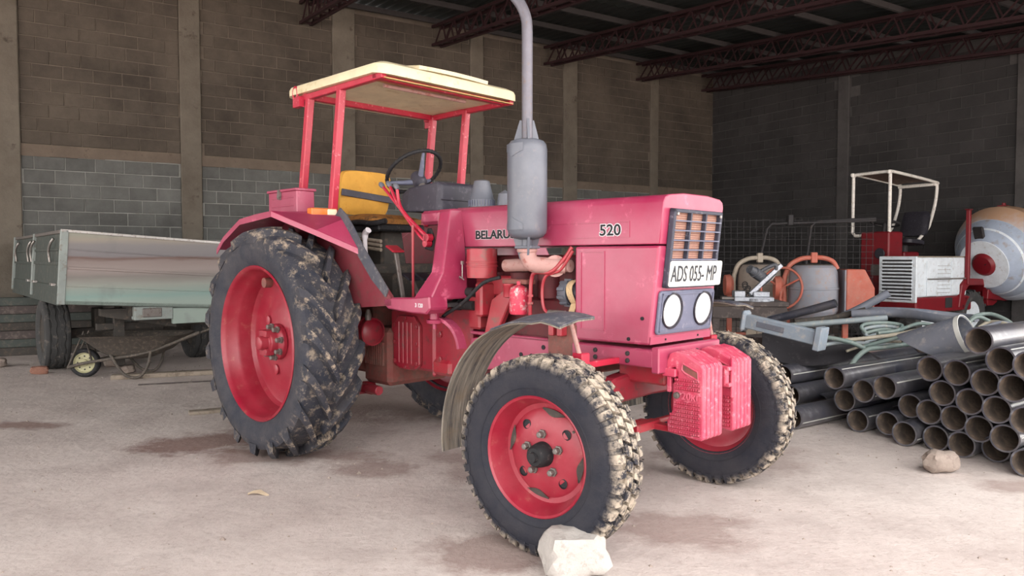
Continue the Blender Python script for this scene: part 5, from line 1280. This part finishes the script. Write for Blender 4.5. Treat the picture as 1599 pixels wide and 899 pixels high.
# loose rigid pipes on top
def rod(name, label, pts, ds, r, mat, cat='pipe', group=None, hollow=False):
    path = at_path(pts, ds, 6); mb = MB(); mb.tube(path, r, 12); o = mb.build(name, mat, None, 60); tag(o, label, cat, group)
    if hollow:
        for p, q in ((path[-1], path[-2]), (path[0], path[1])):
            e = MB(); dd = (p - q).normalized(); e.lathe([(0.0, r * 0.78), (0.002, r * 0.78)], p, dd, 14); e.build('pipe_bore', 'ink_black', o)
    return o
rod('black_tube', 'black tube slanting up towards the grey mixer drum', [(1200, 500), (1250, 488), (1306, 473)], [7.6, 7.4, 7.2], 0.042, 'hdpe_black', hollow=True)
rod('grey_tube', 'dark grey tube rising up past the orange mixer cabinet', [(1290, 505), (1340, 483), (1388, 457)], [7.5, 7.4, 7.3], 0.040, 'conduit_grey', hollow=True)
rod('grey_conduit', 'thick blue-grey conduit lying level across the pile', [(1330, 490), (1400, 489), (1450, 495), (1500, 506)], [7.2, 7.0, 6.7, 6.4], 0.042, 'conduit_grey')
rod('grey_conduit', 'blue-grey conduit behind the level one, ending by the white wheel', [(1342, 484), (1420, 486), (1495, 494), (1525, 497)], [7.6, 7.4, 7.2, 7.0], 0.036, 'conduit_grey')
rod('white_conduit', 'pale conduit lying across below the slanting tubes', [(1215, 510), (1300, 503), (1385, 496)], [7.0, 6.9, 6.8], 0.028, 'hose_grey')
rod('dark_bar', 'dark flat bar under the slanting tubes', [(1240, 503), (1300, 496), (1352, 484)], [7.3, 7.3, 7.2], 0.03, 'chassis_dark', 'bar')
# hoses
def hose(label, pts, ds, r, mat, n=8, cat='hose', group='hoses heaped on the pipe pile'):
    o = MB().tube(at_path(pts, ds, n), r, 8).build('garden_hose', mat, None, 70); tag(o, label, cat, group); return o
hose('green hose looping down over the edge of the black sheet', [(1328, 572), (1340, 556), (1356, 545), (1380, 542), (1410, 538), (1450, 533)], [6.05, 6.1, 6.2, 6.3, 6.35, 6.4], 0.021, 'hose_green')
hose('pale blue hose running from the beam flange to the right', [(1284, 526), (1305, 529), (1330, 535), (1350, 544)], [6.35, 6.3, 6.25, 6.25], 0.02, 'hose_green')
hose('white hose under the beam flange', [(1280, 540), (1310, 535), (1350, 536), (1372, 540)], [6.3, 6.35, 6.4, 6.4], 0.018, 'hose_grey')
hose('pale green hose arching long over the middle of the pile', [(1320, 531), (1360, 527), (1400, 522), (1440, 514), (1490, 506)], [6.3, 6.25, 6.2, 6.1, 6.0], 0.017, 'hose_beige')
hose('second pale hose running beside the arching one', [(1350, 540), (1390, 530), (1430, 519), (1475, 510)], [6.3, 6.2, 6.1, 6.05], 0.017, 'hose_green')
for k in range(4):
    y = 506 + 6 * k
    hose(['upper', 'second', 'third', 'lowest'][k] + ' strand of the coiled grey-green hose at centre of the heap', [(1352 + 3 * k, y + 14), (1345 + 3 * k, y + 4), (1356 + 3 * k, y - 1), (1385, y - 2 - k), (1408, y + 2), (1400 - 2 * k, y + 10), (1370, y + 14)], [6.6, 6.62, 6.65, 6.7, 6.65, 6.55, 6.5], 0.017, 'hose_grey' if k % 2 else 'hose_green')
hose('dark green hose arching high at the right of the heap', [(1508, 512), (1520, 495), (1545, 490), (1572, 500), (1592, 517), (1612, 530)], [6.2, 6.3, 6.3, 6.2, 6.1, 6.0], 0.018, 'hose_green')
hose('grey hose arching below the dark green one', [(1528, 512), (1545, 503), (1568, 505), (1590, 518), (1605, 524)], [6.2, 6.2, 6.1, 6.0, 5.9], 0.018, 'hose_beige')
hose('blue-green hose emerging right of the cut scoop', [(1505, 513), (1525, 514), (1545, 522), (1565, 531)], [6.0, 6.0, 5.95, 5.9], 0.02, 'hose_green')
hose('beige hose curled at the right edge of the heap', [(1530, 524), (1550, 512), (1575, 508), (1600, 512), (1625, 522)], [6.1, 6.15, 6.1, 6.0, 5.9], 0.019, 'hose_beige')
hose('pale hose strand at lower right of the heap', [(1540, 534), (1560, 526), (1580, 518), (1590, 512)], [5.9, 6.0, 6.05, 6.1], 0.02, 'hose_grey')
q = random.Random(21)
order = ('lowest', 'second lowest', 'second highest', 'highest')
for k in range(8):
    c_ = (('hose_beige', 'beige'), ('hose_grey', 'grey'), ('conduit_grey', 'dark grey'), ('hose_green', 'green'))[k % 4]
    if k < 4:
        x0, y0, d0 = 1322 + 16 * k, 548 - 9 * k, 6.30 + 0.08 * k; L_ = q.uniform(80, 115)
        pts = [(x0, y0), (x0 + L_ * 0.3, y0 - q.uniform(4, 10)), (x0 + L_ * 0.65, y0 - q.uniform(8, 18)), (x0 + L_, y0 - q.uniform(6, 24))]
    else:
        x0, y0, d0 = 1534 - 9 * (k - 4), 533 - 8 * (k - 4), 5.95 + 0.08 * (k - 4); L_ = q.uniform(70, 110)
        pts = [(x0, y0), (x0 + L_ * 0.25, y0 - q.uniform(6, 16)), (x0 + L_ * 0.6, y0 - q.uniform(2, 14)), (x0 + L_, y0 + q.uniform(0, 14))]
    hose('thin %s hose strand, %s of four tangled %s the cut scoop' % (c_[1], order[k % 4], 'left of' if k < 4 else 'right of'), pts, [d0, d0 + 0.03, d0, d0 - 0.05], 0.012 + 0.0015 * (k % 4), c_[0], group='tangled hose strands')
# broad cut pipe (scoop)
ax0, ax1 = at(1425, 548, 5.75), at(1512, 523, 5.45); dd = (ax1 - ax0); L = dd.length; X_, Y_, A_ = basis(dd); rr = 0.15
if Y_.z < 0: X_, Y_ = -X_, -Y_
g = []
for i in range(15):
    a = R(-8 + 236 * i / 14)
    e = X_ * math.cos(a) + Y_ * math.sin(a)
    e = e if True else e
    cut = 0.10 - 0.16 * math.sin(a) * 1.0
    g.append([ax0 + A_ * (cut + (L - cut) * j / 5) + e * rr for j in range(6)])
o = MB().sheet(g, 0.012).build('cut_pipe', 'conduit_grey', None, 60); tag(o, 'broad grey pipe offcut sliced to a scoop on the pile', 'pipe offcut')
g = [[ax1 + A_ * (-0.028 + 0.034 * j) + (X_ * math.cos(R(-8 + 236 * i / 14)) + Y_ * math.sin(R(-8 + 236 * i / 14))) * (rr + 0.006) for j in range(2)] for i in range(15)]
MB().sheet(g, 0.006).build('pale_rim', 'pipe_stripe', o, 60)

# ---- bench and mitre saw
B = thing('work_bench', 'rough dark timber bench under the silver mitre saw', 'bench', (2.72, 8.62, 0), R(-6))
mb = MB(); mb.box(-0.42, 0.44, -0.25, 0.35, 0.79, 0.845); mb.build('bench_top', 'dark_timber', B, bevel=0.008)
for x in (-0.40, 0.34):
    for y in (-0.22, 0.26):
        mb = MB(); mb.box(x, x + 0.08, y, y + 0.08, 0, 0.79); mb.build('leg', 'dark_timber', B, bevel=0.006)
mb = MB(); mb.box(-0.05, 0.42, -0.235, -0.21, 0.60, 0.79); mb.build('apron_board', 'dark_timber', B, bevel=0.004)
mb = MB(); mb.box(-0.40, -0.06, -0.235, -0.21, 0.66, 0.79); mb.build('apron_board', 'dark_timber', B, bevel=0.004)
for k in range(3):
    mb = MB(); mb.box(-0.02 + k * 0.12, 0.095 + k * 0.12, -0.20, -0.18, 0.30, 0.60); mb.build('side_slat', 'pale_ply', B, bevel=0.004)
S = thing('mitre_saw', 'silver mitre saw with tilted grey motor head on the bench', 'saw', (2.78, 8.58, 0.845), R(-8))
mb = MB(); mb.box(-0.20, 0.24, -0.10, 0.12, 0.0, 0.05); mb.box(-0.20, -0.08, -0.10, 0.10, 0.05, 0.12); mb.box(0.02, 0.20, -0.06, 0.10, 0.05, 0.11); sb_ = mb.build('saw_base', 'saw_silver', S, bevel=0.006)
mb = MB(); mb.lathe([(0, 0.13), (0.03, 0.13), (0.035, 0.12)], (0.08, -0.04, 0.0), (0, 0, 1), 28); mb.build('turntable', 'saw_silver', S, 40)
mb = MB(); mb.box(-0.34, -0.20, -0.08, 0.04, 0.02, 0.05); mb.build('side_rest', 'dull_metal', S, bevel=0.004)
mb = MB(); mb.bar((-0.02, 0.0, 0.07), (0.34, 0.02, 0.42), 0.05, 0.055, (0, 1, 0)); mb.bar((0.0, 0.05, 0.05), (0.30, 0.07, 0.34), 0.02, 0.03, (0, 1, 0)); mb.build('saw_arm', 'saw_silver', S, bevel=0.006)
mb = MB(); mb.cyl((0.02, -0.06, 0.34), (0.14, 0.06, 0.27), 0.062, n=18); mb.cyl((-0.04, -0.10, 0.375), (0.03, -0.05, 0.335), 0.05, n=18); mb.build('motor', 'saw_grey', S, 40, bevel=0.004)
mb = MB(); mb.tube(bez([(0.10, 0.0, 0.34), (0.20, 0.0, 0.40), (0.27, 0.0, 0.42), (0.28, 0.0, 0.36)], 5), 0.022, 8); mb.build('saw_handle', 'saw_grey', S, 60)
mb = MB()
for k in range(7):
    c = Vector((-0.05 + 0.02 * math.cos(k * 1.7), -0.03 + 0.01 * k, 0.06 + 0.022 * k)); mb.tube([c + Vector((0.03 * math.cos(a), 0.004 * math.sin(2 * a), 0.03 * math.sin(a))) for a in [2 * math.pi * i / 14 for i in range(14)]], 0.006, 6, True)
mb.build('return_spring', 'dark_steel', S, 60)
mb = MB(); mb.lathe([(-0.002, 0.12), (0.002, 0.12)], (0.20, 0.05, 0.25), (0.7, 0.1, -0.7), 32); mb.build('saw_blade', 'bare_metal', S)

# ---- concrete mixers
def make_mixer(loc, rz_, label, drum, arch, paintm, wheel=True):
    X = thing('concrete_mixer', label, 'mixer', loc, rz_, 'concrete mixers by the mesh panel')
    mb = MB(); mb.lathe([(0.44, 0.13), (0.52, 0.20), (0.64, 0.30), (0.66, 0.31), (0.93, 0.31), (0.935, 0.318), (0.955, 0.318), (0.96, 0.31), (1.16, 0.295), (1.22, 0.27), (1.25, 0.23)], (0, 0, 0), (0, 0, 1), 40)
    dr = mb.build('drum', drum, X, 30)
    mb = MB(); mb.lathe([(1.25, 0.235), (1.262, 0.235), (1.262, 0.20), (1.24, 0.20)], (0, 0, 0), (0, 0, 1), 40, closed=True); mb.lathe([(1.245, 0.2), (1.246, 0.2)], (0, 0, 0), (0, 0, 1), 40); mb.build('drum_mouth', 'chassis_dark', dr, 40)
    mb = MB(); mb.tube([(-0.36, -0.02, 0.70), (-0.37, -0.02, 1.0)] + bez([(-0.36, -0.02, 1.10), (-0.30, -0.02, 1.25), (-0.16, -0.02, 1.335), (0.0, -0.02, 1.35), (0.12, -0.02, 1.345), (0.23, -0.02, 1.30), (0.29, -0.02, 1.20)], 5), 0.032, 12); mb.build('arch_tube', arch, X, 60)
    mb = MB(); mb.box(-0.04, 0.04, -0.06, 0.02, 1.28, 1.42); mb.build('arch_clamp', arch, X, bevel=0.01)
    mb = MB(); mb.lathe([(-0.05, 0.15), (0.02, 0.16), (0.06, 0.12)], (-0.44, 0.0, 0.95), (1, 0, 0), 24); mb.build('tilt_gear', paintm, X, 40)
    if wheel:
        c = Vector((-0.42, -0.14, 0.95)); n_ = Vector((-0.45, -0.85, 0.1)); x_, y_, _a = basis(n_)
        mb = MB(); mb.tube([c + (x_ * math.cos(t) + y_ * math.sin(t)) * 0.27 for t in [2 * math.pi * i / 40 for i in range(40)]], 0.016, 8, True); wh = mb.build('tilt_wheel', paintm, X, 60)
        for k in range(3):
            t = 2 * math.pi * k / 3 + 0.5; s_ = MB(); s_.tube([c, c + (x_ * math.cos(t) + y_ * math.sin(t)) * 0.265], 0.013, 8); s_.build('wheel_spoke', paintm, wh, 60)
    for x in (-0.42, 0.40):
        mb = MB(); mb.box(x - 0.035, x + 0.035, -0.035, 0.035, 0.06, 0.98); mb.build('frame_leg', paintm, X, bevel=0.006)
        mb = MB(); mb.box(x - 0.035, x + 0.035, -0.40, 0.40, 0.0, 0.07); mb.build('frame_foot', paintm, X, bevel=0.006)
    mb = MB(); mb.box(-0.42, 0.40, -0.03, 0.03, 0.20, 0.26); mb.build('frame_tie', paintm, X)
    mb = MB(); mb.prism([(0.36, 0.52), (0.62, 0.52), (0.70, 0.60), (0.70, 0.96), (0.58, 1.20), (0.36, 1.20)], -0.22, 0.24, 'y'); cab = mb.build('motor_cabinet', paintm, X, bevel=0.012)
    mb = MB(); mb.box(0.345, 0.362, -0.21, 0.23, 0.54, 1.19); mb.build('cabinet_side', drum, cab)
    mb = MB(); mb.lathe([(0, 0.016), (-0.012, 0.014)], (0.44, -0.22, 0.68), (0, 1, 0), 10); mb.build('cabinet_latch', 'dark_steel', cab)
    return X
make_mixer((3.98, 9.75, 0), R(-12), 'concrete mixer with blue-grey drum under an orange arch', 'mixer_drum', 'mixer_orange', 'mixer_orange')
make_mixer((3.60, 10.75, 0), R(-6), 'concrete mixer with tan drum and beige arch, standing behind the other', 'mixer_drum_tan', 'mixer_beige', 'mixer_orange', False)

# ---- self-loading dumper with mixing drum
D = thing('mixer_dumper', 'red and white ride-on concrete dumper with hooped frame and large drum', 'dumper', (6.14, 11.2, 0), math.atan2(0.529, 0.8486))
mb = MB(); mb.box(0.0, 1.62, 0.0, 0.60, 0.50, 0.74); mb.box(0.0, 2.6, 0.60, 1.30, 0.42, 0.60); mb.build('chassis', 'dumper_red', D, bevel=0.02)
mb = MB(); mb.box(0.02, 1.50, 0.02, 0.58, 0.74, 1.36); hd = mb.build('engine_hood', 'dumper_white', D, bevel=0.03, seg=2)
mb = MB(); mb.box(-0.012, 0.03, 0.0, 0.60, 0.66, 1.37); mb.build('grille_frame', 'dumper_white', hd, bevel=0.01)
mb = MB(); mb.box(-0.016, -0.010, 0.07, 0.54, 0.70, 1.32); mb.build('grille_recess', 'dark_steel', hd)
for k in range(11):
    mb = MB(); mb.box(-0.035, -0.012, 0.06, 0.55, 0.715 + k * 0.055, 0.738 + k * 0.055, ry(R(20))); mb.build('grille_louvre', 'dumper_white', hd)
for xa, xb in ((0.30, 0.56), (1.02, 1.26)):
    mb = MB(); mb.box(xa, xb, 0.008, 0.02, 0.76, 1.30); mb.build('hood_side_panel', 'dumper_white', hd, bevel=0.004)
for k in range(8):
    mb = MB(); mb.box(0.62, 0.98, 0.012, 0.02, 0.80 + k * 0.06, 0.806 + k * 0.06); mb.build('side_louvre', 'bare_metal', hd)
mb = MB(); mb.box(0.03, 1.5, 0.02, 0.58, 1.355, 1.375); mb.build('hood_top', 'pale_ply', hd, bevel=0.006)
mb = MB(); mb.cyl((0.30, -0.008, 1.02), (1.5, -0.008, 1.02), 0.012, n=8); mb.build('hood_rail', 'bare_metal', D)
mb = MB(); mb.prism([(1.20, 0.55), (1.28, 0.92), (1.42, 1.02), (2.0, 1.0), (2.12, 0.92), (2.40, 0.85), (2.42, 0.60), (2.30, 0.55), (2.12, 0.55), (2.05, 0.80), (1.95, 0.90), (1.50, 0.90), (1.38, 0.80), (1.32, 0.55)], -0.02, 0.62, 'y'); mb.build('wheel_arch', 'dumper_red', D, bevel=0.012)
mb = MB(); mb.box(0.82, 1.02, -0.008, 0.0, 0.56, 0.72); mb.build('fuel_hatch', 'dark_steel', D, bevel=0.004)
dt = MB(); half = [(-0.10, 0.20), (-0.14, 0.25), (-0.145, 0.32), (-0.13, 0.37), (-0.10, 0.385)]
dt.lathe(half + [(0, 0.39)] + [(-y, r) for y, r in reversed(half)] + [(0.08, 0.19), (-0.08, 0.19)], (0, 0, 0), (0, 1, 0), 48, closed=True)
for sd in (-1, 1):
    for k in range(16):
        p0 = 2 * math.pi * (k + (0.5 if sd > 0 else 0)) / 16; loops = []
        for j in range(3):
            t = j / 2; y = sd * (0.005 + 0.135 * t); ph = p0 + 0.2 * (1 - t); r1 = 0.42 - 0.02 * t; loops.append([(r * math.sin(ph + e), y, r * math.cos(ph + e)) for r, e in ((0.36, -0.07), (r1, -0.05), (r1, 0.05), (0.36, 0.07))])
        dt.loft(loops)
dtm = dt.mesh('dumper_tyre', 'old_tyre', 35)
rimb = MB(); rimb.lathe([(-0.11, 0.215), (-0.12, 0.205), (-0.09, 0.19), (-0.03, 0.18), (-0.02, 0.12), (-0.05, 0.08), (-0.06, 0.0)], (0, 0, 0), (0, 1, 0), 32); rimm = rimb.mesh('dumper_rim', 'dumper_white', 40)
for x, y, fl_ in ((1.72, 0.14, False), (1.72, 1.25, True), (0.45, 0.17, False), (0.45, 1.25, True)):
    o = inst(dtm, 'dumper_tyre', D, (x, y, 0.42), (0, 0, math.pi if fl_ else 0)); inst(rimm, 'dumper_rim', o)
mb = MB(); mb.box(1.40, 1.46, -0.05, 0.01, 0.92, 2.12); mb.box(1.37, 1.49, -0.06, 0.02, 2.12, 2.135); mb.build('red_post', 'dumper_red', D, bevel=0.01)
# operator station beside the hood
mb = MB(); mb.box(0.45, 0.85, 0.72, 1.22, 0.55, 1.78); con = mb.build('control_console', 'dumper_red', D, bevel=0.02)
mb = MB(); mb.lathe([(-0.03, 0.09), (-0.04, 0.08), (-0.04, 0)], (0.45, 0.86, 1.42), (1, 0, 0), 20); mb.build('console_lamp', 'dark_plastic', con)
mb = MB(); mb.box(0.436, 0.45, 0.80, 1.02, 1.06, 1.24); mb.build('console_plate', 'dull_metal', con)
mb = MB(); mb.box(0.9, 1.35, 0.72, 1.2, 1.10, 1.45); mb.build('seat_box', 'dumper_red', D, bevel=0.02)
c = Vector((0.72, 0.96, 1.93)); n_ = Vector((0.25, 0, 0.97)); x_, y_, _a = basis(n_)
mb = MB(); mb.tube([c + (x_ * math.cos(t) + y_ * math.sin(t)) * 0.22 for t in [2 * math.pi * i / 32 for i in range(32)]], 0.016, 8, True); mb.cyl(c - n_ * 0.2, c, 0.03, n=10); mb.tube([c - x_ * 0.21, c, c + x_ * 0.21], 0.012, 6); mb.build('steering_wheel', 'dark_steel', D, 60)
mb = MB(); cushion(mb, (1.52, 0.90, 1.93), (0.44, 0.46, 0.08), ry(R(-75))); mb.build('seat_back', 'dark_plastic', D, 60, bevel=0.03, seg=3)
mb = MB(); cushion(mb, (1.22, 0.90, 1.62), (0.50, 0.48, 0.09), ry(R(4))); mb.build('seat_cushion', 'dark_plastic', D, 60, bevel=0.03, seg=2)
mb = MB(); mb.cyl((1.2, 0.90, 1.4), (1.2, 0.90, 1.6), 0.06, n=12); mb.build('seat_post', 'dark_steel', D)
yn, yf = 0.75, 1.40
hp = [(0.5, yn, 1.78), (0.5, yn, 2.66), (0.5, yn, 2.72), (0.5, yn + 0.05, 2.76), (0.5, yf - 0.05, 2.76), (0.5, yf, 2.72), (0.5, yf, 2.66), (0.5, yf, 1.78), (0.5, yf - 0.05, 1.72), (0.5, yn + 0.05, 1.72)]
mb = MB(); mb.tube(hp, 0.027, 10, True); mb.build('front_hoop', 'hoop_white', D, 60)
for y in (yn, yf):
    mb = MB(); mb.tube(bez([(0.5, y, 2.72), (0.56, y, 2.76), (1.80, y, 2.66), (1.90, y, 2.60), (1.86, y, 2.30), (1.72, y, 1.98), (1.62, y, 1.84), (1.25, y, 1.58)], 6), 0.026, 10); mb.build('side_hoop', 'hoop_white', D, 60)
g = [[(0.55, y, 2.755) for y in (yn, yf)], [(1.75, y, 2.66) for y in (yn, yf)]]
MB().sheet([[(0.52 + 1.26 * i / 6, yn + (yf - yn) * j / 4, 2.765 - 0.105 * i / 6 + 0.02 * (1 - (2 * j / 4 - 1) ** 2)) for j in range(5)] for i in range(7)], 0.01).build('canopy_sheet', 'hoop_roof', D, 40)
mb = MB(); mb.cyl((1.85, yn, 2.62), (1.85, yf, 2.62), 0.03, n=10); mb.build('rear_rail', 'hoop_white', D)
# drum
DO = Vector((1.86, -0.06, 1.24)); DA = Vector((0.88, -0.12, 0.30)).normalized()
mb = MB(); mb.lathe([(0.0, 0.14), (0.0, 0.40), (0.02, 0.42), (0.10, 0.54), (0.14, 0.565), (0.45, 0.78), (0.54, 0.81), (0.76, 0.76), (1.0, 0.50), (1.04, 0.34)], DO, DA, 56); dd_ = mb.build('mixing_drum', 'dumper_drum', D, 30)
mb = MB(); mb.lathe([(0.30, 0.680), (0.31, 0.690), (0.45, 0.790), (0.54, 0.82), (0.76, 0.77), (1.0, 0.51)], DO, DA, 56); mb.build('drum_belly', 'drum_tan', dd_, 30)
mb = MB(); mb.lathe([(-0.06, 0.15), (-0.02, 0.19), (0.01, 0.20)], DO, DA, 28); mb.build('drum_drive', 'dumper_red', dd_, 40)
mb = MB(); mb.lathe([(0.125, 0.556), (0.145, 0.574), (0.16, 0.576)], DO, DA, 56); mb.build('drum_band', 'dumper_white', dd_, 40)
mb = MB(); mb.lathe([(-0.008, 0.40), (0.0, 0.405)], DO, DA, 56); mb.build('drum_face_ring', 'dumper_white', dd_, 40)
mb = MB(); x_, y_, a_ = basis(DA); pc = DO + DA * 0.06 + y_ * 0.50 + x_ * 0.02; mb.box(-0.09, 0.09, -0.13, 0.13, -0.02, 0.03); mb.v = [tuple(pc + x_ * p[0] + y_ * p[1] - DA * p[2]) for p in mb.v]; mb.build('inspection_hatch', 'dark_steel', dd_, bevel=0.02)
mb = MB(); mb.tube(bez([(1.80, -0.10, 1.26), (1.95, -0.18, 1.20), (2.10, -0.18, 1.05), (2.14, -0.15, 0.78)], 6), 0.035, 10); mb.build('drive_hose', 'black_rubber', D, 60)
mb = MB(); mb.bar((2.0, 0.30, 0.62), (2.9, 0.10, 1.02), 0.12, 0.10); mb.bar((2.0, -0.02, 0.75), (2.6, -0.06, 0.70), 0.10, 0.16); mb.build('drum_cradle', 'dumper_red', D, bevel=0.01)
mb = MB(); mb.cyl(DO + DA * 0.5 + Vector((0, 0, 0.78)), DO + DA * 0.5 + Vector((0, 0, 0.86)), 0.03, n=8); mb.box(2.24, 2.38, -0.18, -0.06, 2.19, 2.22); mb.build('drum_cap', 'dumper_red', D)

# ---- welded mesh panel and dark tubular frames against the gloom
MP = thing('wire_mesh_panel', 'dark welded wire mesh panel standing behind the mixers', 'mesh panel', (3.1, 11.85, 0), R(-4))
mb = MB()
for k in range(27): mb.box(0.1 * k - 0.003, 0.1 * k + 0.003, -0.003, 0.003, 0.0, 1.98)
o = mb.build('vertical_wires', 'dark_steel', MP)
mb = MB()
for k in range(20): mb.box(-0.02, 2.62, -0.009, -0.003, 0.04 + 0.1 * k, 0.046 + 0.1 * k)
mb.build('horizontal_wires', 'dark_steel', MP)
TF = thing('tubular_frame', 'dark tubular frame with slanting legs leaning behind the mixers', 'frame', (3.75, 11.4, 0), R(-2))
mb = MB(); mb.tube([(-0.22, 0, 0.0), (0.22, 0.15, 1.80), (0.30, 0.16, 1.88), (1.9, 0.18, 1.93)], 0.022, 8); mb.build('frame_tube', 'dark_steel', TF, 60)
mb = MB(); mb.tube([(0.62, 0.0, 0.0), (0.90, 0.15, 1.84), (1.0, 0.18, 1.92), (1.9, 0.18, 1.96)], 0.022, 8); mb.build('frame_tube', 'dark_steel', TF, 60)
mb = MB(); mb.box(0.54, 0.62, 0.12, 0.22, 1.85, 2.02); mb.build('frame_bracket', 'dark_steel', TF, bevel=0.01)

# ---- floor bits
tag(MB().sheet([[(-0.06 + 0.03 * i, -0.02 + 0.02 * j * (1 - abs(i - 2) / 2.4), 0.006 + 0.010 * math.sin(i * 1.1) + 0.004 * j) for j in range(3)] for i in range(5)], 0.002).build('dry_leaf', 'leaf', None, 60, loc=(-1.435, 4.145, 0)), 'dry pale leaf on the floor left of the front tyre', 'leaf')
q = random.Random(5); mb = MB()
for k in range(520):
    if k < 380: x, y = q.uniform(-4.5, 3.5), q.uniform(2.6, 7.5)
    else: x, y = q.uniform(-6.5, -3.0), q.uniform(8, 10.4)
    r = q.uniform(0.004, 0.011) * (2.0 if k % 17 == 0 else 1); c = Vector((x, y, r * 0.3)); n5 = 5; a0 = q.uniform(0, 6)
    ring = [c + Vector((r * q.uniform(0.7, 1.2) * math.cos(a0 + 2 * math.pi * i / n5), r * q.uniform(0.7, 1.2) * math.sin(a0 + 2 * math.pi * i / n5), -r * 0.3)) for i in range(n5)]
    mb.add(ring + [c + Vector((0, 0, r * 0.5))], [(i, (i + 1) % n5, n5) for i in range(n5)])
o = mb.build('floor_grit', 'rock'); tag(o, 'loose grit and pebbles scattered over the floor', 'grit', kind='stuff')
